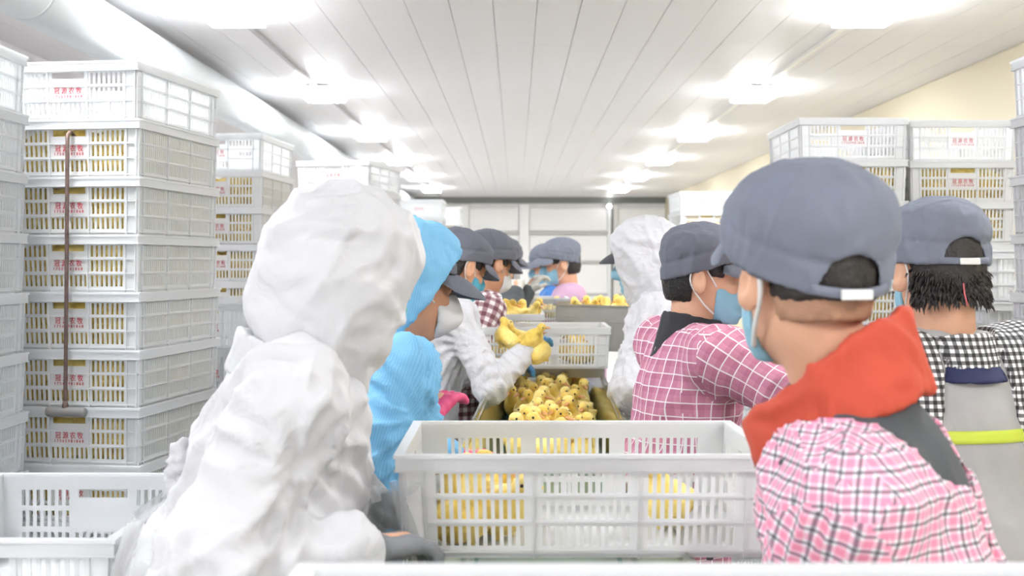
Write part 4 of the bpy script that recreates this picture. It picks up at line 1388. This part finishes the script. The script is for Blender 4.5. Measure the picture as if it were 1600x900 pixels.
# ---- 10: large grey cap in the right foreground, smock over red-collared jacket
f = Figure('person', 'worker with large grey cap, red collar and pink checked smock in the right foreground', (.380, 1.64, 1.482), 64, lean=17, pitch=0, yaw=-46, drop=.085, narrow=.86,
           lh=(.20, 1.74, .86), rh=(.52, 2.02, .98), lpole=(0, -.3, -1), bulk=.95)
f.body('skin', .0045); f.cap('cap_grey', 20, wid=1.0, slack=.97, tilt=.42, vis=.75)
f.hair('hair_fade', nape=-.056, thick=.0025)
hh = f.hair('hair_black', nape=-.03, thick=.007, seed=3)
f.mask('mask_blue', loop_r=.0036)
jk = f.coat('jacket', 'yoke_grey', .020, .56, .0095, .006, 7, 18, arm_o=.012)
jk.data.materials.append(MATS['collar_red'])          # orange-red below the grey yoke
for pl in jk.data.polygons:
    if pl.center.z < 1.15 * f.k: pl.material_index = 1
def cut10(F):
    # the smock closes at the back: slit along the spine and a scooped neck
    nz = f.neck
    F.put(lambda X, Y, Z: np.maximum(np.abs(X - .012) - .012 - np.maximum(0, 1.06 * f.k - Z) * .05, Y - .0), (-.12, -.5, .4), (.12, 0, 1.5), .006, 'sub')
    F.put(lambda X, Y, Z: np.sqrt((X - nz[0]) ** 2 + ((Y - nz[1] + .022) * .9) ** 2) - .124 + np.maximum(0, nz[2] - .10 - Z) * .8, (nz[0] - .2, nz[1] - .2, nz[2] - .2), (nz[0] + .2, nz[1] + .2, nz[2] + .2), .01, 'sub')
f.coat('smock', 'check_pink_black', .031, .50, .0085, .010, 7.5, 19, arm_o=.024, back_cut=cut10, fan=((-1, .006, 7),))
collar(f, 'turned_up_collar', 'collar_red', .124, .104, -.045, .042, .015, 9, flare=.012, amp=.008, slant=.62, cy=.010)
f.trousers('trousers_dark')
f.hand(1, 'glove_grey'); f.hand(-1, 'glove_grey')
P10 = f

# ---- 11: black-haired worker far right, seen from behind
f = Figure('person', 'black-haired worker in black and white checked smock over grey top, far right', (.848, 2.52, 1.482), 14, lean=6, pitch=8,
           lh=(.74, 2.86, 1.0), rh=(1.06, 2.86, 1.0), bulk=1.05)
f.body('skin'); f.cap('cap_grey', 21, wid=.93, slack=.92, tilt=.20)
f.hair('hair_black', nape=-.066, thick=.009, spikes=800, seed=5)
f.mask('mask_blue')
top = f.coat('sweatshirt', 'vest_grey', .022, .56, .0095, .008, 6.5, 22)
def cut11(F):
    nz = f.neck
    F.put(lambda X, Y, Z: np.maximum(np.abs(X) - .062 - .06 * np.clip((1.36 * f.k - Z) / .45, 0, 1), Y - .0), (-.2, -.5, .3), (.2, 0, 1.5), .008, 'sub')
    F.put(lambda X, Y, Z: np.sqrt((X - nz[0]) ** 2 + (Y - nz[1]) ** 2) - .085, (nz[0] - .12, nz[1] - .12, nz[2] - .2), (nz[0] + .12, nz[1] + .12, nz[2] + .2), .01, 'sub')
f.coat('smock', 'check_black', .034, .50, .0085, .008, 7, 23, arm_o=.034, back_cut=cut11)
collar(f, 'smock_collar', 'check_black', .092, .086, -.03, .022, .014, 12, amp=.004)
collar(f, 'inner_collar', 'navy', .10, .084, -.06, -.008, .012, 13, amp=.002)
# lime reflective band across the back of the grey top
b = MB()
zb = 1.185 * f.k
vv = np.empty(len(top.data.vertices) * 3, np.float32); top.data.vertices.foreach_get('co', vv); vv = vv.reshape(-1, 3)
def bandpt(u, v):
    x = -.15 + .30 * u; z = zb - .012 + .024 * v
    m_ = (np.abs(vv[:, 0] - x) < .014) & (np.abs(vv[:, 2] - z) < .014) & (vv[:, 1] < f.chest.y)
    y = vv[m_, 1].mean() if m_.any() else f.chest.y - .13 * math.sqrt(max(0, 1 - (x / .19) ** 2))
    return (x, y - .0035, z)
b.grid(bandpt, 22, 3)
o = b.build('reflective_band', 'band_lime', top, smooth=True)
md = o.modifiers.new('solid', 'SOLIDIFY'); md.thickness = .004
# pink string hanging from the cap strap
MB().tube([f.Hm @ Vector(p) for p in ((-.02, -.124, -.04), (-.024, -.13, -.06), (-.018, -.128, -.085))], .0014, 6).build('string', 'string_pink', f.root, smooth=True)
f.trousers('trousers_dark')
f.hand(1, 'glove_grey'); f.hand(-1, 'glove_grey')

# ---- clear plastic apron on the white-suited worker at the left
b = MB()
c0 = P1.pel
def apron(u, v):
    a = u * 2 * PI
    z = 1.10 - v * .55
    r = 1 + .20 * v + .05 * math.sin(7 * a + 3 * v) * v + .04 * math.sin(13 * a + 5 * v) + .03 * math.sin(23 * a - 4 * v + 1) * v
    lean = (z - .9) * .23
    return (c0.x + .215 * r * math.cos(a), c0.y + lean + .185 * r * math.sin(a), z + .012 * math.sin(5 * a) - .02 * math.sin(11 * a) * v)
b.grid(apron, 120, 14)
b.build('clear_apron', 'clear_plastic', P1.root, smooth=True)
# knot of the apron at the small of the back
F = SDF((-.1, -.1, -.12), (.1, .1, .12), .006)
F.ell((0, 0, .01), (.034, .030, .046), .02)
F.ell((.01, -.012, -.04), (.024, .022, .034), .02)
V, Q = F.mesh(1); V = folds(V, Q, .016, 22, 4)
kp = P1.Wi @ Vector(PX(286, 730, 2.08))
V = V * .8 + np.array(kp)
link('apron_knot', np_mesh('apron_knot', V, Q, 'white_coat'), P1.root)
# loose clear sheet hanging in front of the worker, over the blue suit behind
b = MB()
def sheet(u, v):
    a = -.2 + 1.5 * u
    return (c0.x + .10 - .30 * u + .012 * math.sin(9 * u + 4 * v), c0.y + .245 + .05 * math.sin(3 * u + 1) + .02 * math.sin(14 * u + 6 * v) + .05 * v, 1.13 - .42 * v + .02 * math.sin(8 * u))
b.grid(sheet, 40, 20)
b.build('clear_sheet', 'clear_plastic', P1.root, smooth=True)

# ---- ducklings held in the blue glove
w3 = P3.W @ P3.wr[1]
for dx, dy, dz, rz, t, pose, nm in ((.075, -.01, -.035, -80, (35, 0), 0, 'lowest'), (.035, .0, .015, -100, (15, 25), 3, 'topmost'), (-.085, .01, .015, 60, (20, -10), 1, 'leftmost'), (-.03, .05, .01, 120, (0, 20), 2, 'hindmost')):
    duckling((w3.x + dx, w3.y + dy, w3.z + dz), R(rz), '%s of the ducklings held in the blue-gloved hand' % nm, 'ducklings held in the hand', pose, .85, (R(t[0]), R(t[1])))
